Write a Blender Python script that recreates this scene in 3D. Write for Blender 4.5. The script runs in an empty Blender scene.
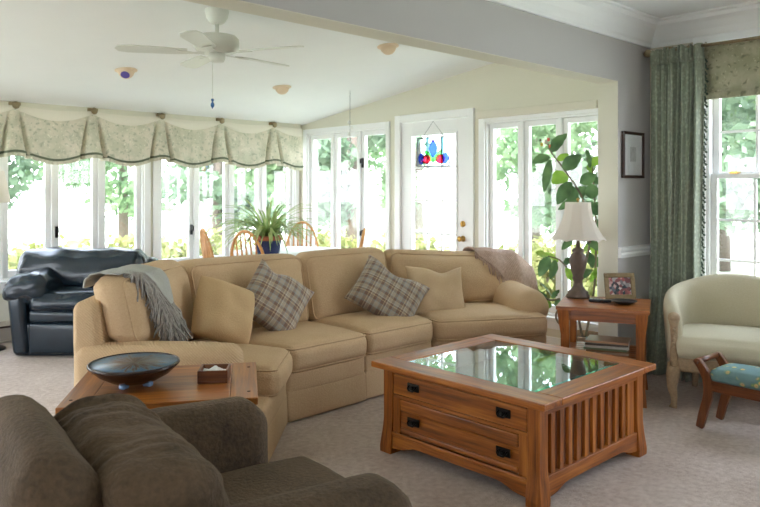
import bpy, math, random
from mathutils import Vector, Matrix, noise
random.seed(7)
PI = math.pi
C = bpy.context.scene.collection
SC = bpy.context.scene
# camera frame: forward 46.4 deg from +X, eye at the origin, 1.41 m up
YAW = math.radians(46.4); CY, SY = math.cos(YAW), math.sin(YAW); EYE = 1.41; FPX = 712.0; HOR = 190.0
def at(px, py, t):
    """point seen at (px, py), t metres in front of the eye"""
    r = (px-380)/FPX
    return Vector(((CY+SY*r)*t, (SY-CY*r)*t, EYE+(HOR-py)/FPX*t))

# ------------------------------------------------------------------ mesh builder
class MB:
    def __init__(self): self.v = []; self.f = []
    def add(self, vs, fs, M=None):
        b = len(self.v)
        self.v += [tuple(M @ Vector(p)) if M else tuple(p) for p in vs]
        self.f += [tuple(b+i for i in f) for f in fs]
        return self
    def box(self, x0, x1, y0, y1, z0, z1, M=None):
        vs = [(x, y, z) for z in (z0, z1) for y in (y0, y1) for x in (x0, x1)]
        return self.add(vs, [(0,2,3,1),(4,5,7,6),(0,1,5,4),(2,6,7,3),(0,4,6,2),(1,3,7,5)], M)
    def hexa(self, c, M=None):  # 8 corners in box order
        return self.add(c, [(0,2,3,1),(4,5,7,6),(0,1,5,4),(2,6,7,3),(0,4,6,2),(1,3,7,5)], M)
    def prism(self, poly, d0, d1, plane='xz', M=None):
        n = len(poly)
        def mk(p, d):
            return {'xz': (p[0], d, p[1]), 'yz': (d, p[0], p[1]), 'xy': (p[0], p[1], d)}[plane]
        vs = [mk(p, d0) for p in poly]+[mk(p, d1) for p in poly]
        fs = [tuple(range(n))[::-1], tuple(range(n, 2*n))]+[(i, (i+1) % n, n+(i+1) % n, n+i) for i in range(n)]
        return self.add(vs, fs, M)
    def tube(self, path, r, n=8, M=None, caps=True, closed=False, flat=1.0):
        P = [Vector(p) for p in path]; m = len(P); vs = []; fs = []
        up = Vector((0, 0, 1)); prev = None
        for i, p in enumerate(P):
            if closed: d = P[(i+1) % m]-P[i-1]
            else: d = P[min(i+1, m-1)]-P[max(i-1, 0)]
            d.normalize()
            if prev is None:
                a = d.cross(up)
                if a.length < 1e-3: a = d.cross(Vector((0, 1, 0)))
            else: a = prev-d*prev.dot(d)
            a.normalize(); prev = a; b = d.cross(a)
            rr = r(i/(m-1)) if callable(r) else (r[i] if isinstance(r, (list, tuple)) else r)
            for k in range(n):
                t = 2*PI*k/n
                vs.append(p+a*(math.cos(t)*rr)+b*(math.sin(t)*rr*flat))
        L = m if closed else m-1
        for i in range(L):
            for k in range(n):
                j = (i+1) % m
                fs.append((i*n+k, i*n+(k+1) % n, j*n+(k+1) % n, j*n+k))
        if caps and not closed:
            fs.append(tuple(range(n))[::-1]); fs.append(tuple((m-1)*n+k for k in range(n)))
        return self.add(vs, fs, M)
    def lathe(self, prof, n=24, M=None, sq=None, cap=True):
        vs = []; fs = []; m = len(prof)
        for r, z in prof:
            for k in range(n):
                t = 2*PI*k/n; q = 1.0
                if sq: q = sq(t)
                vs.append((r*q*math.cos(t), r*q*math.sin(t), z))
        for i in range(m-1):
            for k in range(n):
                fs.append((i*n+k, i*n+(k+1) % n, (i+1)*n+(k+1) % n, (i+1)*n+k))
        if cap and prof[0][0] > 1e-4: fs.append(tuple(range(n))[::-1])
        if cap and prof[-1][0] > 1e-4: fs.append(tuple((m-1)*n+k for k in range(n)))
        return self.add(vs, fs, M)
    def grid(self, fn, nu, nv, M=None, closed_u=False):
        vs = [fn(i/nu, j/nv) for j in range(nv+1) for i in range(nu+(0 if closed_u else 1))]
        w = nu if closed_u else nu+1; fs = []
        for j in range(nv):
            for i in range(nu):
                i2 = (i+1) % w
                fs.append((j*w+i, j*w+i2, (j+1)*w+i2, (j+1)*w+i))
        return self.add(vs, fs, M)
    def rbox(self, size, r, n=6, puff=(0, 0, 0), M=None, fn=None, wr=0, wf=6, seed=0):
        h = [s/2 for s in size]; ax = []
        for k in range(3):
            rr = min(r, h[k]*.98)
            e = [-h[k]+rr*(1-math.tan(math.radians(a))) for a in (45, 30, 15, 0)]
            mid = [(-h[k]+rr)+(2*h[k]-2*rr)*i/n for i in range(1, n)]
            ax.append(e+mid+[-x for x in e[::-1]])
        idx = {}; vs = []; fs = []
        def V(i, j, k):
            key = (i, j, k)
            if key in idx: return idx[key]
            p = Vector((ax[0][i], ax[1][j], ax[2][k]))
            inn = Vector([max(-(h[q]-min(r, h[q]*.98)), min(h[q]-min(r, h[q]*.98), p[q])) for q in range(3)])
            d = p-inn; nn = d.normalized() if d.length > 1e-9 else Vector((0, 0, 0))
            rq = min(r, min(h)*.98) if False else r
            p2 = Vector([inn[q]+nn[q]*min(rq, h[q]*.98) for q in range(3)])
            for q in range(3):
                if puff[q]:
                    o = [c for c in range(3) if c != q]
                    w = (1-(p[o[0]]/h[o[0]])**2)*(1-(p[o[1]]/h[o[1]])**2)
                    p2[q] += nn[q]*puff[q]*max(0, w)**.7
            if wr:
                s = Vector((seed*3.7, seed*1.3, seed*7.1))
                p2 += nn*(wr*(noise.noise(p*wf+s)+.5*noise.noise(p*wf*2.3+s)))
            if fn: p2 = fn((p2.x/h[0]+1)/2, (p2.y/h[1]+1)/2, (p2.z/h[2]+1)/2)
            idx[key] = len(vs); vs.append(p2); return idx[key]
        N = [len(a)-1 for a in ax]
        for k in (0, N[2]):
            for i in range(N[0]):
                for j in range(N[1]):
                    q = (V(i, j, k), V(i+1, j, k), V(i+1, j+1, k), V(i, j+1, k)); fs.append(q if k else q[::-1])
        for j in (0, N[1]):
            for i in range(N[0]):
                for k in range(N[2]):
                    q = (V(i, j, k), V(i+1, j, k), V(i+1, j, k+1), V(i, j, k+1)); fs.append(q[::-1] if j else q)
        for i in (0, N[0]):
            for j in range(N[1]):
                for k in range(N[2]):
                    q = (V(i, j, k), V(i, j+1, k), V(i, j+1, k+1), V(i, j, k+1)); fs.append(q if i else q[::-1])
        return self.add(vs, fs, M)
    def pillow(self, w, h, t, n=18, M=None, seed=0, chop=None, wr=.006, rnd=0):
        for side in (1, -1):
            def fn(a, b):
                u, v = 2*a-1, 2*b-1
                x = w/2*u*(1-.09*(1-v*v)*abs(u)**2); y = h/2*v*(1-.09*(1-u*u)*abs(v)**2)
                k = 1-rnd*(u*u*v*v); x *= k; y *= k
                z = t/2*(max(0, (1-abs(u)**2.6))*max(0, (1-abs(v)**2.6)))**.55
                if chop:
                    g = math.exp(-(((u-chop[0])**2+(v-chop[1])**2)/chop[2]**2))
                    x -= chop[0]*g*w*.11; y -= chop[1]*g*h*.11; z *= (1-.35*g)
                nz = noise.noise(Vector((x*9+seed, y*9, seed*2.1+side)))
                e = max(0, 1-max(abs(u), abs(v))**6)
                return (x, y, side*(z+nz*wr*2*e)+.012*math.sin(3*x/w+seed)*e)
            b = len(self.f); self.grid(fn, n, n, M)
            if side < 0: self.f[b:] = [f[::-1] for f in self.f[b:]]
        return self

def finish(o, bevel=0, seg=2, smooth=False, subsurf=0, weld=False, solid=0):
    me = o.data
    if weld:
        m = o.modifiers.new('w', 'WELD'); m.merge_threshold = .0004
    if solid:
        m = o.modifiers.new('s', 'SOLIDIFY'); m.thickness = solid; m.offset = 0
    if bevel:
        m = o.modifiers.new('b', 'BEVEL'); m.width = bevel; m.segments = seg; m.limit_method = 'ANGLE'; m.angle_limit = math.radians(40)
    if subsurf:
        m = o.modifiers.new('u', 'SUBSURF'); m.levels = subsurf; m.render_levels = subsurf
    if smooth:
        for p in me.polygons: p.use_smooth = True
def obj(name, mb, m, parent=None, label=None, cat=None, group=None, kind=None, loc=None, rot=None, mw=None, **kw):
    me = bpy.data.meshes.new(name); me.from_pydata(mb.v, [], mb.f); me.update()
    if m: me.materials.append(m)
    o = bpy.data.objects.new(name, me); C.objects.link(o)
    if parent: o.parent = parent
    if loc: o.location = loc
    if rot: o.rotation_euler = rot
    if mw: o.matrix_world = mw
    for k, v in (('label', label), ('category', cat), ('group', group), ('kind', kind)):
        if v: o[k] = v
    finish(o, **kw)
    return o
def thing(name, label=None, cat=None, loc=(0, 0, 0), rz=0, group=None, kind=None, parent=None):
    o = bpy.data.objects.new(name, None); C.objects.link(o); o.location = loc; o.rotation_euler = (0, 0, rz); o.empty_display_size = .1
    for k, v in (('label', label), ('category', cat), ('group', group), ('kind', kind)):
        if v: o[k] = v
    if parent: o.parent = parent
    return o
def copy_tree(o, loc, rz, label=None, parent=None):
    c = o.copy(); C.objects.link(c)
    if parent: c.parent = parent
    else:
        c.location = loc; c.rotation_euler = (0, 0, rz)
        if label: c['label'] = label
    for ch in list(o.children): copy_tree(ch, None, None, None, c)
    return c
def tri(c):
    """trilinear map of the unit cube onto 8 corners in box order (x fastest)"""
    c = [Vector(p) for p in c]
    def fn(u, v, w):
        a = (c[0]*(1-u)+c[1]*u)*(1-v)+(c[2]*(1-u)+c[3]*u)*v
        b = (c[4]*(1-u)+c[5]*u)*(1-v)+(c[6]*(1-u)+c[7]*u)*v
        return a*(1-w)+b*w
    return fn

# ------------------------------------------------------------------ materials
def lin(c): return tuple(((x/255)/12.92 if x/255 <= .04045 else ((x/255+.055)/1.055)**2.4) for x in c)+(1,)
class NM:
    def __init__(self, name):
        self.m = bpy.data.materials.new(name); self.m.use_nodes = True; self.t = self.m.node_tree
        self.b = self.t.nodes['Principled BSDF']; self.out = self.t.nodes['Material Output']
    def n(self, ty, ins=None, **at_):
        x = self.t.nodes.new(ty)
        for k, v in at_.items(): setattr(x, k, v)
        for k, v in (ins or {}).items(): self.put(x.inputs[k], v)
        return x
    def put(self, sock, v):
        if isinstance(v, bpy.types.NodeSocket): self.t.links.new(v, sock)
        else: sock.default_value = v
    def set(self, **kw):
        for k, v in kw.items(): self.put(self.b.inputs[k.replace('_', ' ')], v)
        return self
    def coord(self, scale=(1, 1, 1), rot=(0, 0, 0), kind='Object'):
        c = self.n('ShaderNodeTexCoord')
        return self.n('ShaderNodeMapping', {'Vector': c.outputs[kind], 'Scale': scale, 'Rotation': rot}).outputs[0]
    def noise(self, vec, scale, detail=3, rough=.5): return self.n('ShaderNodeTexNoise', {'Vector': vec, 'Scale': scale, 'Detail': detail, 'Roughness': rough}).outputs[0]
    def ramp(self, fac, stops, interp='LINEAR'):
        r = self.n('ShaderNodeValToRGB', {'Fac': fac}); cr = r.color_ramp; cr.interpolation = interp
        while len(cr.elements) < len(stops): cr.elements.new(.5)
        for e, (p, c) in zip(cr.elements, stops): e.position = p; e.color = c
        return r.outputs[0]
    def mix(self, fac, a, b, mode='MIX'):
        x = self.n('ShaderNodeMix', data_type='RGBA', blend_type=mode)
        self.put(x.inputs[0], fac); self.put(x.inputs[6], a); self.put(x.inputs[7], b); return x.outputs[2]
    def bump(self, h, strength=.3, dist=.01):
        self.put(self.b.inputs['Normal'], self.n('ShaderNodeBump', {'Height': h, 'Strength': strength, 'Distance': dist}).outputs[0]); return self
    def math(self, op, a, b=None):
        x = self.n('ShaderNodeMath', operation=op); self.put(x.inputs[0], a)
        if b is not None: self.put(x.inputs[1], b)
        return x.outputs[0]
def plain(name, rgb, rough=.6, metal=0, var=.06, vs=4, bump=0, bs=60, **kw):
    n = NM(name); c = lin(rgb); v = n.coord()
    d = tuple(x*(1-var) for x in c[:3])+(1,); l = tuple(min(1, x*(1+var)) for x in c[:3])+(1,)
    n.set(Base_Color=n.mix(n.noise(v, vs, 4), d, l), Roughness=rough, Metallic=metal, **kw)
    if bump: n.bump(n.noise(v, bs, 3), bump, .004)
    return n.m
def fabric(name, rgb, rgb2, sc=90, bump=.5, rough=.9, big=2.0, sheen=.08, rib=None, ribrot=.78):
    n = NM(name); v = n.coord(); a, b = lin(rgb), lin(rgb2)
    fine = n.noise(v, sc, 3, .6); cloud = n.noise(v, big, 4)
    f = n.mix(.5, fine, cloud)
    n.set(Roughness=rough, Sheen_Weight=sheen, Sheen_Roughness=.4, Sheen_Tint=b)
    col = n.mix(n.ramp(f, [(.3, (0, 0, 0, 1)), (.7, (1, 1, 1, 1))]), a, b); h = fine
    if rib:
        w = n.n('ShaderNodeTexWave', {'Vector': n.coord((1, 1, 1), (ribrot, ribrot*.6, ribrot)), 'Scale': rib, 'Distortion': 1.5, 'Detail': 2})
        h = n.mix(.5, fine, w.outputs[1]); col = n.mix(n.math('MULTIPLY', w.outputs[1], .18), col, tuple(x*.62 for x in b[:3])+(1,))
    n.set(Base_Color=col); n.bump(h, bump, .006)
    return n.m
def wood(name, dark, mid, light, axis, rough=.28, fs=1.0):
    n = NM(name); s = [14*fs]*3; s[axis] = .9
    v = n.coord(tuple(s)); g = n.noise(v, 1.6, 6, .65); s2 = [70*fs]*3; s2[axis] = 2.5
    g2 = n.noise(n.coord(tuple(s2)), 1.5, 3, .6); s3 = [2.5]*3; s3[axis] = .6
    g3 = n.noise(n.coord(tuple(s3)), 1.2, 2)
    f = n.mix(.35, g, g2)
    col = n.ramp(f, [(.38, lin(dark)), (.5, lin(mid)), (.62, lin(light))])
    col = n.mix(n.math('MULTIPLY', g3, .35), col, lin(mid))
    n.set(Base_Color=col, Roughness=n.ramp(g2, [(0, (rough,)*3+(1,)), (1, (rough+.18,)*3+(1,))]), Coat_Weight=.12, Coat_Roughness=.2)
    n.bump(g2, .12, .002)
    return n.m
def woods(name, d, m, l, **k): return [wood(name+' grain '+'xyz'[i], d, m, l, i, **k) for i in range(3)]
def glass(name, tint=(1, 1, 1, 1), f0=.04, rough=0.0, gl=(1, 1, 1, 1)):
    n = NM(name); t = n.t; t.nodes.remove(n.b)
    tr = n.n('ShaderNodeBsdfTransparent', {'Color': tint}); g = n.n('ShaderNodeBsdfGlossy', {'Roughness': rough, 'Color': gl})
    lw = n.n('ShaderNodeLayerWeight', {'Blend': .5}); fr = n.math('ADD', n.math('MULTIPLY', n.math('POWER', lw.outputs['Facing'], 5.0), 1-f0), f0)
    mx = n.n('ShaderNodeMixShader', {0: fr, 1: tr.outputs[0], 2: g.outputs[0]})
    t.links.new(mx.outputs[0], n.out.inputs[0]); return n.m
def leafmat(name, a, b, trans=.35, rough=.35, sc=6):
    n = NM(name); t = n.t; col = n.mix(n.ramp(n.noise(n.coord(), sc, 2), [(.35, (0, 0, 0, 1)), (.65, (1, 1, 1, 1))]), lin(a), lin(b))
    n.set(Base_Color=col, Roughness=rough)
    tl = n.n('ShaderNodeBsdfTranslucent', {'Color': col}); mx = n.n('ShaderNodeMixShader', {0: trans, 1: n.b.outputs[0], 2: tl.outputs[0]})
    t.links.new(mx.outputs[0], n.out.inputs[0]); return n.m
def cloth_translucent(name, rgb, tr=.3):
    n = NM(name); c = lin(rgb); n.set(Base_Color=c, Roughness=.9); n.bump(n.noise(n.coord(), 160, 2), .2, .003)
    tl = n.n('ShaderNodeBsdfTranslucent', {'Color': c}); mx = n.n('ShaderNodeMixShader', {0: tr, 1: n.b.outputs[0], 2: tl.outputs[0]})
    n.t.links.new(mx.outputs[0], n.out.inputs[0]); return n.m
def floral(name, ground, sprig, deep, sc=9, tr=0, pale=(235, 232, 214)):
    n = NM(name); v = n.coord(); w = n.noise(v, sc*.8, 3); warp = n.n('ShaderNodeVectorMath', {0: v, 1: n.n('ShaderNodeVectorMath', {0: n.n('ShaderNodeTexNoise', {'Vector': v, 'Scale': sc}).outputs[1], 'Scale': .12}, operation='SCALE').outputs[0]}, operation='ADD').outputs[0]
    vo = n.n('ShaderNodeTexVoronoi', {'Vector': warp, 'Scale': sc*2.4}, feature='SMOOTH_F1').outputs[0]
    vo2 = n.n('ShaderNodeTexVoronoi', {'Vector': warp, 'Scale': sc*3.4}).outputs[0]
    c = n.mix(n.ramp(w, [(.4, (0, 0, 0, 1)), (.6, (1, 1, 1, 1))]), lin(ground), lin(sprig))
    c = n.mix(n.ramp(vo, [(.10, (.8, .8, .8, 1)), (.34, (0, 0, 0, 1))]), c, lin(deep))
    c = n.mix(n.ramp(vo2, [(.12, (.8, .8, .8, 1)), (.26, (0, 0, 0, 1))]), c, lin(pale))
    n.set(Base_Color=c, Roughness=.9); n.bump(n.noise(v, 150, 2), .2, .003)
    if tr:
        tl = n.n('ShaderNodeBsdfTranslucent', {'Color': c}); mx = n.n('ShaderNodeMixShader', {0: tr, 1: n.b.outputs[0], 2: tl.outputs[0]})
        n.t.links.new(mx.outputs[0], n.out.inputs[0])
    return n.m
def plaid(name):
    n = NM(name); s = n.n('ShaderNodeSeparateXYZ', {0: n.coord()})
    g, b, t, c, w = lin((166, 153, 136)), lin((122, 98, 86)), lin((188, 166, 132)), lin((148, 152, 148)), lin((200, 192, 176))
    def axis(o):
        f = n.math('FRACT', n.math('ADD', n.math('MULTIPLY', o, 7.5), .37))
        return n.ramp(f, [(0, g), (.16, c), (.22, b), (.4, t), (.45, b), (.55, w), (.59, g), (.74, t), (.78, b), (.93, c)], 'CONSTANT')
    col = n.mix(.5, axis(s.outputs[0]), axis(s.outputs[1]))
    col = n.mix(.25, col, n.noise(n.coord(), 220, 2), 'OVERLAY')
    n.set(Base_Color=col, Roughness=.92, Sheen_Weight=.2); n.bump(n.noise(n.coord(), 200, 2), .4, .004)
    return n.m
def needlepoint(name):
    n = NM(name); v = n.coord((1, 1, 1)); vo = n.n('ShaderNodeTexVoronoi', {'Vector': v, 'Scale': 24.0, 'Randomness': .9})
    msk = n.ramp(n.noise(v, 7, 1), [(.44, (0, 0, 0, 1)), (.50, (1, 1, 1, 1))])
    c = n.ramp(vo.outputs[0], [(0, lin((214, 120, 70))), (.22, lin((226, 190, 120))), (.34, lin((120, 150, 100))), (.46, lin((96, 128, 132))), (.8, lin((112, 140, 138)))])
    c = n.mix(msk, lin((108, 138, 138)), c); n.set(Base_Color=c, Roughness=.95); n.bump(n.noise(v, 180, 2), .5, .003); return n.m
def carpet(name):
    n = NM(name); v = n.coord(); a = n.noise(v, 1.3, 5, .6); b = n.noise(v, 140, 3, .7); d = n.noise(v, 30, 3)
    col = n.ramp(n.mix(.45, a, d), [(.3, lin((158, 134, 118))), (.5, lin((190, 170, 156))), (.68, lin((214, 198, 187)))])
    col = n.mix(.22, col, b, 'OVERLAY'); n.set(Base_Color=col, Roughness=1.0, Sheen_Weight=.3); n.bump(n.mix(.5, b, d), .8, .02); return n.m

M = {}
M['ceiling'] = plain('white ceiling paint', (240, 241, 240), .9, bump=.1, bs=200, var=.02)
M['cream'] = plain('cream sunroom wall paint', (224, 220, 204), .85, var=.02)
M['grey'] = plain('grey lavender wall paint', (188, 184, 183), .7, var=.02)
M['trim'] = plain('white trim paint', (244, 244, 244), .4, var=.02)
M['sidewall'] = plain('warm beige wall paint', (214, 206, 190), .8, var=.02)
M['carpet'] = carpet('beige carpet')
M['sofa'] = fabric('tan woven sofa cloth', (188, 156, 120), (207, 179, 143), 110, .5, big=3)
M['sofarib'] = fabric('tan diagonal ribbed sofa cloth', (189, 157, 120), (208, 180, 143), 110, .5, rib=30)
M['tanpillow'] = fabric('tan pillow cloth', (186, 156, 114), (200, 170, 128), 130, .4)
M['mauvepillow'] = fabric('sand pillow cloth', (192, 164, 130), (206, 180, 146), 130, .4)
M['plaid'] = plaid('grey plaid wool')
M['brown'] = fabric('brown chenille', (56, 43, 29), (100, 80, 58), 70, .9, big=5, sheen=.5)
n_ = NM('navy black leather'); v_ = n_.coord(); n_.set(Base_Color=n_.mix(n_.noise(v_, 6, 3), lin((16, 26, 36)), lin((30, 46, 58))), Roughness=.27); n_.bump(n_.n('ShaderNodeTexVoronoi', {'Vector': v_, 'Scale': 160.0}).outputs[0], .15, .003); M['leather'] = n_.m
M['oak'] = woods('honey oak', (92, 46, 10), (148, 81, 22), (188, 116, 44))
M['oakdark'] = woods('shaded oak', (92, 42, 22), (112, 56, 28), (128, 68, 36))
M['cherry'] = woods('orange cherry wood', (110, 60, 18), (156, 90, 32), (188, 120, 52))
M['lampoak'] = woods('reddish oak', (108, 58, 20), (152, 86, 34), (182, 114, 54))
M['mahog'] = woods('mahogany', (70, 34, 14), (102, 54, 22), (126, 74, 34))
M['windsor'] = woods('golden maple', (176, 116, 60), (206, 148, 88), (222, 170, 112))
M['iron'] = plain('black iron', (28, 26, 25), .45, .6)
M['brass'] = plain('brass', (200, 160, 90), .3, 1)
M['antique'] = plain('antique gold metal', (150, 134, 104), .5, .4, var=.2, vs=40)
M['dark'] = plain('dark slot shade and peg brown', (44, 22, 14), .8)  # brown of the pegs; on the heater it paints in slot shade
M['glass'] = glass('window glass')
M['tableglass'] = glass('table glass', (.80, .90, .87, 1))
M['glassedge'] = glass('green glass edge', (.45, .85, .80, 1), gl=(.7, 1, .95, 1), f0=.12)
M['creamup'] = fabric('cream upholstery', (182, 172, 146), (198, 190, 164), 140, .3, sheen=.15)
M['carved'] = plain('mottled painted carved wood', (160, 136, 106), .6, var=.45, vs=60, bump=.5, bs=80)  # strongly mottled between lighter and darker brown
M['needle'] = needlepoint('floral needlepoint')
M['valance'] = floral('green floral valance cloth', (218, 210, 192), (200, 197, 176), (160, 165, 142), 11, .05)
M['valband'] = cloth_translucent('pale cream valance lining', (232, 226, 212), .12)
M['braid'] = plain('dark sage braid', (104, 112, 92), .9)
M['shade'] = floral('olive leaf shade cloth', (178, 172, 148), (158, 156, 130), (112, 114, 92), 11, .12, (198, 190, 164))
n_ = NM('green curtain cloth'); v_ = n_.coord(); vo = n_.n('ShaderNodeTexVoronoi', {'Vector': v_, 'Scale': 34.0}).outputs[0]
n_.set(Base_Color=n_.mix(n_.ramp(vo, [(.2, (1, 1, 1, 1)), (.5, (0, 0, 0, 1))]), lin((142, 150, 132)), lin((168, 174, 154))), Roughness=.85, Sheen_Weight=.3); n_.bump(n_.noise(v_, 150, 2), .3, .003); M['curtain'] = n_.m
M['tassel'] = plain('dark green tassel', (74, 88, 76), .9)
M['lampshade'] = cloth_translucent('ivory lampshade cloth', (246, 241, 234), .6)
M['lampbase'] = plain('bronze resin', (92, 76, 64), .5, .1, var=.4, vs=30, bump=.5, bs=60)
M['throwgrey'] = fabric('grey knit', (166, 166, 160), (184, 184, 178), 120, .7)
M['shag'] = fabric('grey shag yarn', (132, 126, 120), (176, 171, 165), 60, .6)
M['throwbrown'] = fabric('mauve brown knit', (146, 118, 102), (198, 170, 152), 45, .9, rib=24, ribrot=.2)
M['rubber'] = leafmat('rubber plant leaf', (60, 92, 56), (112, 146, 96), .35)
M['rubberpale'] = leafmat('young rubber plant leaf', (120, 164, 60), (168, 200, 90), .45)
M['spider'] = leafmat('spider plant leaf', (140, 170, 100), (200, 214, 156), .45)
M['stem'] = plain('grey brown stem', (128, 116, 98), .8, var=.2)
M['pot'] = plain('blue glazed pot', (44, 56, 104), .25)
M['terra'] = plain('terracotta', (176, 104, 78), .8)
M['soil'] = plain('soil', (58, 44, 34), .95)
M['wicker'] = fabric('wicker', (150, 112, 84), (196, 166, 140), 50, .8)
M['white'] = plain('white plastic', (236, 236, 232), .4)
M['fan'] = plain('white fan enamel', (214, 214, 206), .35)
M['whitecloth'] = plain('white tablecloth', (240, 240, 236), .85)
M['paper'] = plain('white paper', (242, 242, 240), .9)
M['black'] = plain('black plastic', (24, 24, 26), .35)
M['mat'] = plain('pale picture mat', (226, 226, 228), .8)
M['peach'] = plain('peach light trim', (228, 206, 178), .6)
M['crystal'] = plain('blue crystal', (70, 110, 170), .1)
M['lens'] = plain('violet lamp reflector', (120, 108, 190), .25, .3)
M['heater'] = plain('taupe heater enamel', (168, 158, 146), .5)
M['bark'] = plain('tree bark', (112, 100, 92), .95, var=.3, vs=12, bump=.6, bs=20)
n_ = NM('lawn'); v_ = n_.coord(); n_.set(Base_Color=n_.ramp(n_.noise(v_, .8, 6, .6), [(.3, lin((176, 184, 160))), (.7, lin((204, 206, 186)))]), Roughness=1); M['lawn'] = n_.m
M['tree'] = leafmat('tree leaf', (104, 132, 96), (150, 174, 132), .4, .6, 1)
M['tree2'] = leafmat('blue green needle', (104, 126, 102), (146, 166, 138), .38, .6, 1)
M['bush'] = leafmat('yellow green shrub leaf', (118, 124, 66), (156, 158, 100), .35, .6, 2)
# two tone plate and bowl glaze
n_ = NM('blue brown bowl glaze'); v_ = n_.coord(); sp = n_.n('ShaderNodeSeparateXYZ', {0: v_})
ang = n_.math('ARCTAN2', sp.outputs[1], sp.outputs[0]); rad = n_.n('ShaderNodeVectorMath', {0: v_}, operation='LENGTH').outputs['Value']
streak = n_.n('ShaderNodeTexNoise', {'Vector': n_.n('ShaderNodeCombineXYZ', {0: n_.math('MULTIPLY', ang, 7.0), 1: n_.math('MULTIPLY', rad, 9.0), 2: 0.0}).outputs[0], 'Scale': 1.6, 'Detail': 5.0}).outputs[0]
cen = n_.n('ShaderNodeMapRange', {0: rad, 1: .05, 2: .19, 3: .26, 4: -.10}).outputs[0]
n_.set(Base_Color=n_.ramp(n_.math('ADD', streak, cen), [(.40, lin((86, 112, 134))), (.50, lin((112, 122, 122))), (.58, lin((104, 80, 62))), (.75, lin((64, 46, 38)))]), Roughness=.38, Specular_IOR_Level=.3); M['glaze'] = n_.m
M['bowlout'] = plain('dark brown stoneware', (52, 38, 34), .2, var=.3, vs=20)
M['blueglint'] = plain('painted blue glint', (120, 150, 185), .15)  # painted glint colour for the feet of the bowl
def cglass(name, c): return glass(name, c)
M['sg_blue'] = cglass('blue stained glass', (.16, .26, .92, 1)); M['sg_red'] = cglass('red stained glass', (.92, .12, .20, 1)); M['sg_green'] = cglass('green stained glass', (.30, .78, .28, 1)); M['sg_aqua'] = cglass('pale aqua stained glass', (.62, .85, .88, 1)); M['sg_clear'] = cglass('clear stained glass', (.86, .93, .96, 1))
M['lead'] = plain('lead came', (92, 98, 104), .5, .5)
M['photo'] = None
n_ = NM('family snapshot print'); v_ = n_.coord((1, 1, 1)); vo = n_.n('ShaderNodeTexVoronoi', {'Vector': v_, 'Scale': 48.0})
n_.set(Base_Color=n_.ramp(vo.outputs[1], [(.2, lin((46, 58, 64))), (.45, lin((176, 96, 96))), (.62, lin((206, 196, 190))), (.8, lin((66, 76, 92)))]), Roughness=.3); M['photo'] = n_.m
M['frameweave'] = fabric('bronze woven photo frame', (122, 104, 74), (152, 134, 102), 60, .6)

# ------------------------------------------------------------------ room shell
XW, YN, YL = 5.42, 7.15, 2.60          # outer east wall, sunroom far wall, living side of the opening wall
XL = -2.2; YB = -3.2; ZC = 2.72; SL = .1325
def zroof(y): return 2.21+SL*(YN-y)
def wall(name, axis, base, thick, a0, a1, z0, z1, holes, m, top=None):
    """a wall with rectangular holes; axis 'X' = wall along X at y=base, 'Y' = wall along Y at x=base"""
    mb = MB()
    def bx(p0, p1, q0, q1, sl=False):
        if p1-p0 < 1e-4 or q1-q0 < 1e-4: return
        lo, hi = sorted((base, base+thick))
        if axis == 'X': mb.box(p0, p1, lo, hi, q0, q1)
        elif top and q1 >= z1-1e-6:
            mb.hexa([(lo, p0, q0), (hi, p0, q0), (lo, p1, q0), (hi, p1, q0), (lo, p0, top(p0)), (hi, p0, top(p0)), (lo, p1, top(p1)), (hi, p1, top(p1))])
        else: mb.box(lo, hi, p0, p1, q0, q1)
    cur = a0
    for h0, h1, b, t in sorted(holes):
        bx(cur, h0, z0, z1); bx(h0, h1, z0, b); bx(h0, h1, t, z1); cur = h1
    bx(cur, a1, z0, z1)
    return obj(name, mb, m, kind='structure')
fl = MB().box(XL, XW, YB, YN, -.12, 0); obj('floor', fl, M['carpet'], kind='structure')
obj('ceiling', MB().box(XL-.8, XW+.1, YB-1.2, YL+.15, ZC, ZC+.15), M['ceiling'], kind='structure')  # slab also runs past the walls, an added overhang that blocks sun
mb = MB(); y0, y1 = YL+.02, YN+.5
mb.hexa([(XL-.5, y0, zroof(y0)), (XW+.5, y0, zroof(y0)), (XL-.5, y1, zroof(y1)), (XW+.5, y1, zroof(y1)), (XL-.5, y0, zroof(y0)+.15), (XW+.5, y0, zroof(y0)+.15), (XL-.5, y1, zroof(y1)+.15), (XW+.5, y1, zroof(y1)+.15)])
obj('ceiling_sunroom', mb, M['ceiling'], kind='structure')
# opening wall: header over the opening and the stub with the picture
mb = MB(); ZH = 2.217; XJ = 4.91; XO = -1.2
mb.box(XL, XO, YL, YL+.15, 0, 2.79); mb.box(XO, XJ, YL, YL+.15, ZH, 2.79); mb.box(XJ, XW, YL, YL+.15, 0, 2.79)
obj('wall_middle', mb, M['grey'], kind='structure')
mb = MB()  # cream paint returns on the sunroom side, jamb and underside
mb.box(XJ-.004, XW, YL+.15, YL+.16, 0, 2.79); mb.box(XO, XJ-.004, YL+.15, YL+.16, ZH-.004, 2.79); mb.box(XJ-.004, XJ, YL+.003, YL+.15, 0, ZH-.004); mb.box(XO, XJ, YL+.003, YL+.15, ZH-.004, ZH)
obj('trim_opening', mb, M['cream'], kind='structure')
WA = (1.545, 3.37, .57, 2.06); WB = (3.53, 5.34, .57, 2.06)
wall('wall_north', 'X', YN, .16, XL, XW+.16, -.05, 2.3, [WA, WB, (-1.4, 1.2, .57, 2.06)], M['cream'])
WC = (5.58, 7.0, .55, 2.10); DR = (4.385, 5.40, 0, 2.15); WD = (3.02, 4.23, .30, 2.06); WR = (1.26, 2.165, .53, 2.50)
wall('wall_east', 'Y', XW, .16, YL+.16, YN, -.05, 2.9, [WD, DR, WC], M['cream'], top=lambda y: zroof(y)+.02)
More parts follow.
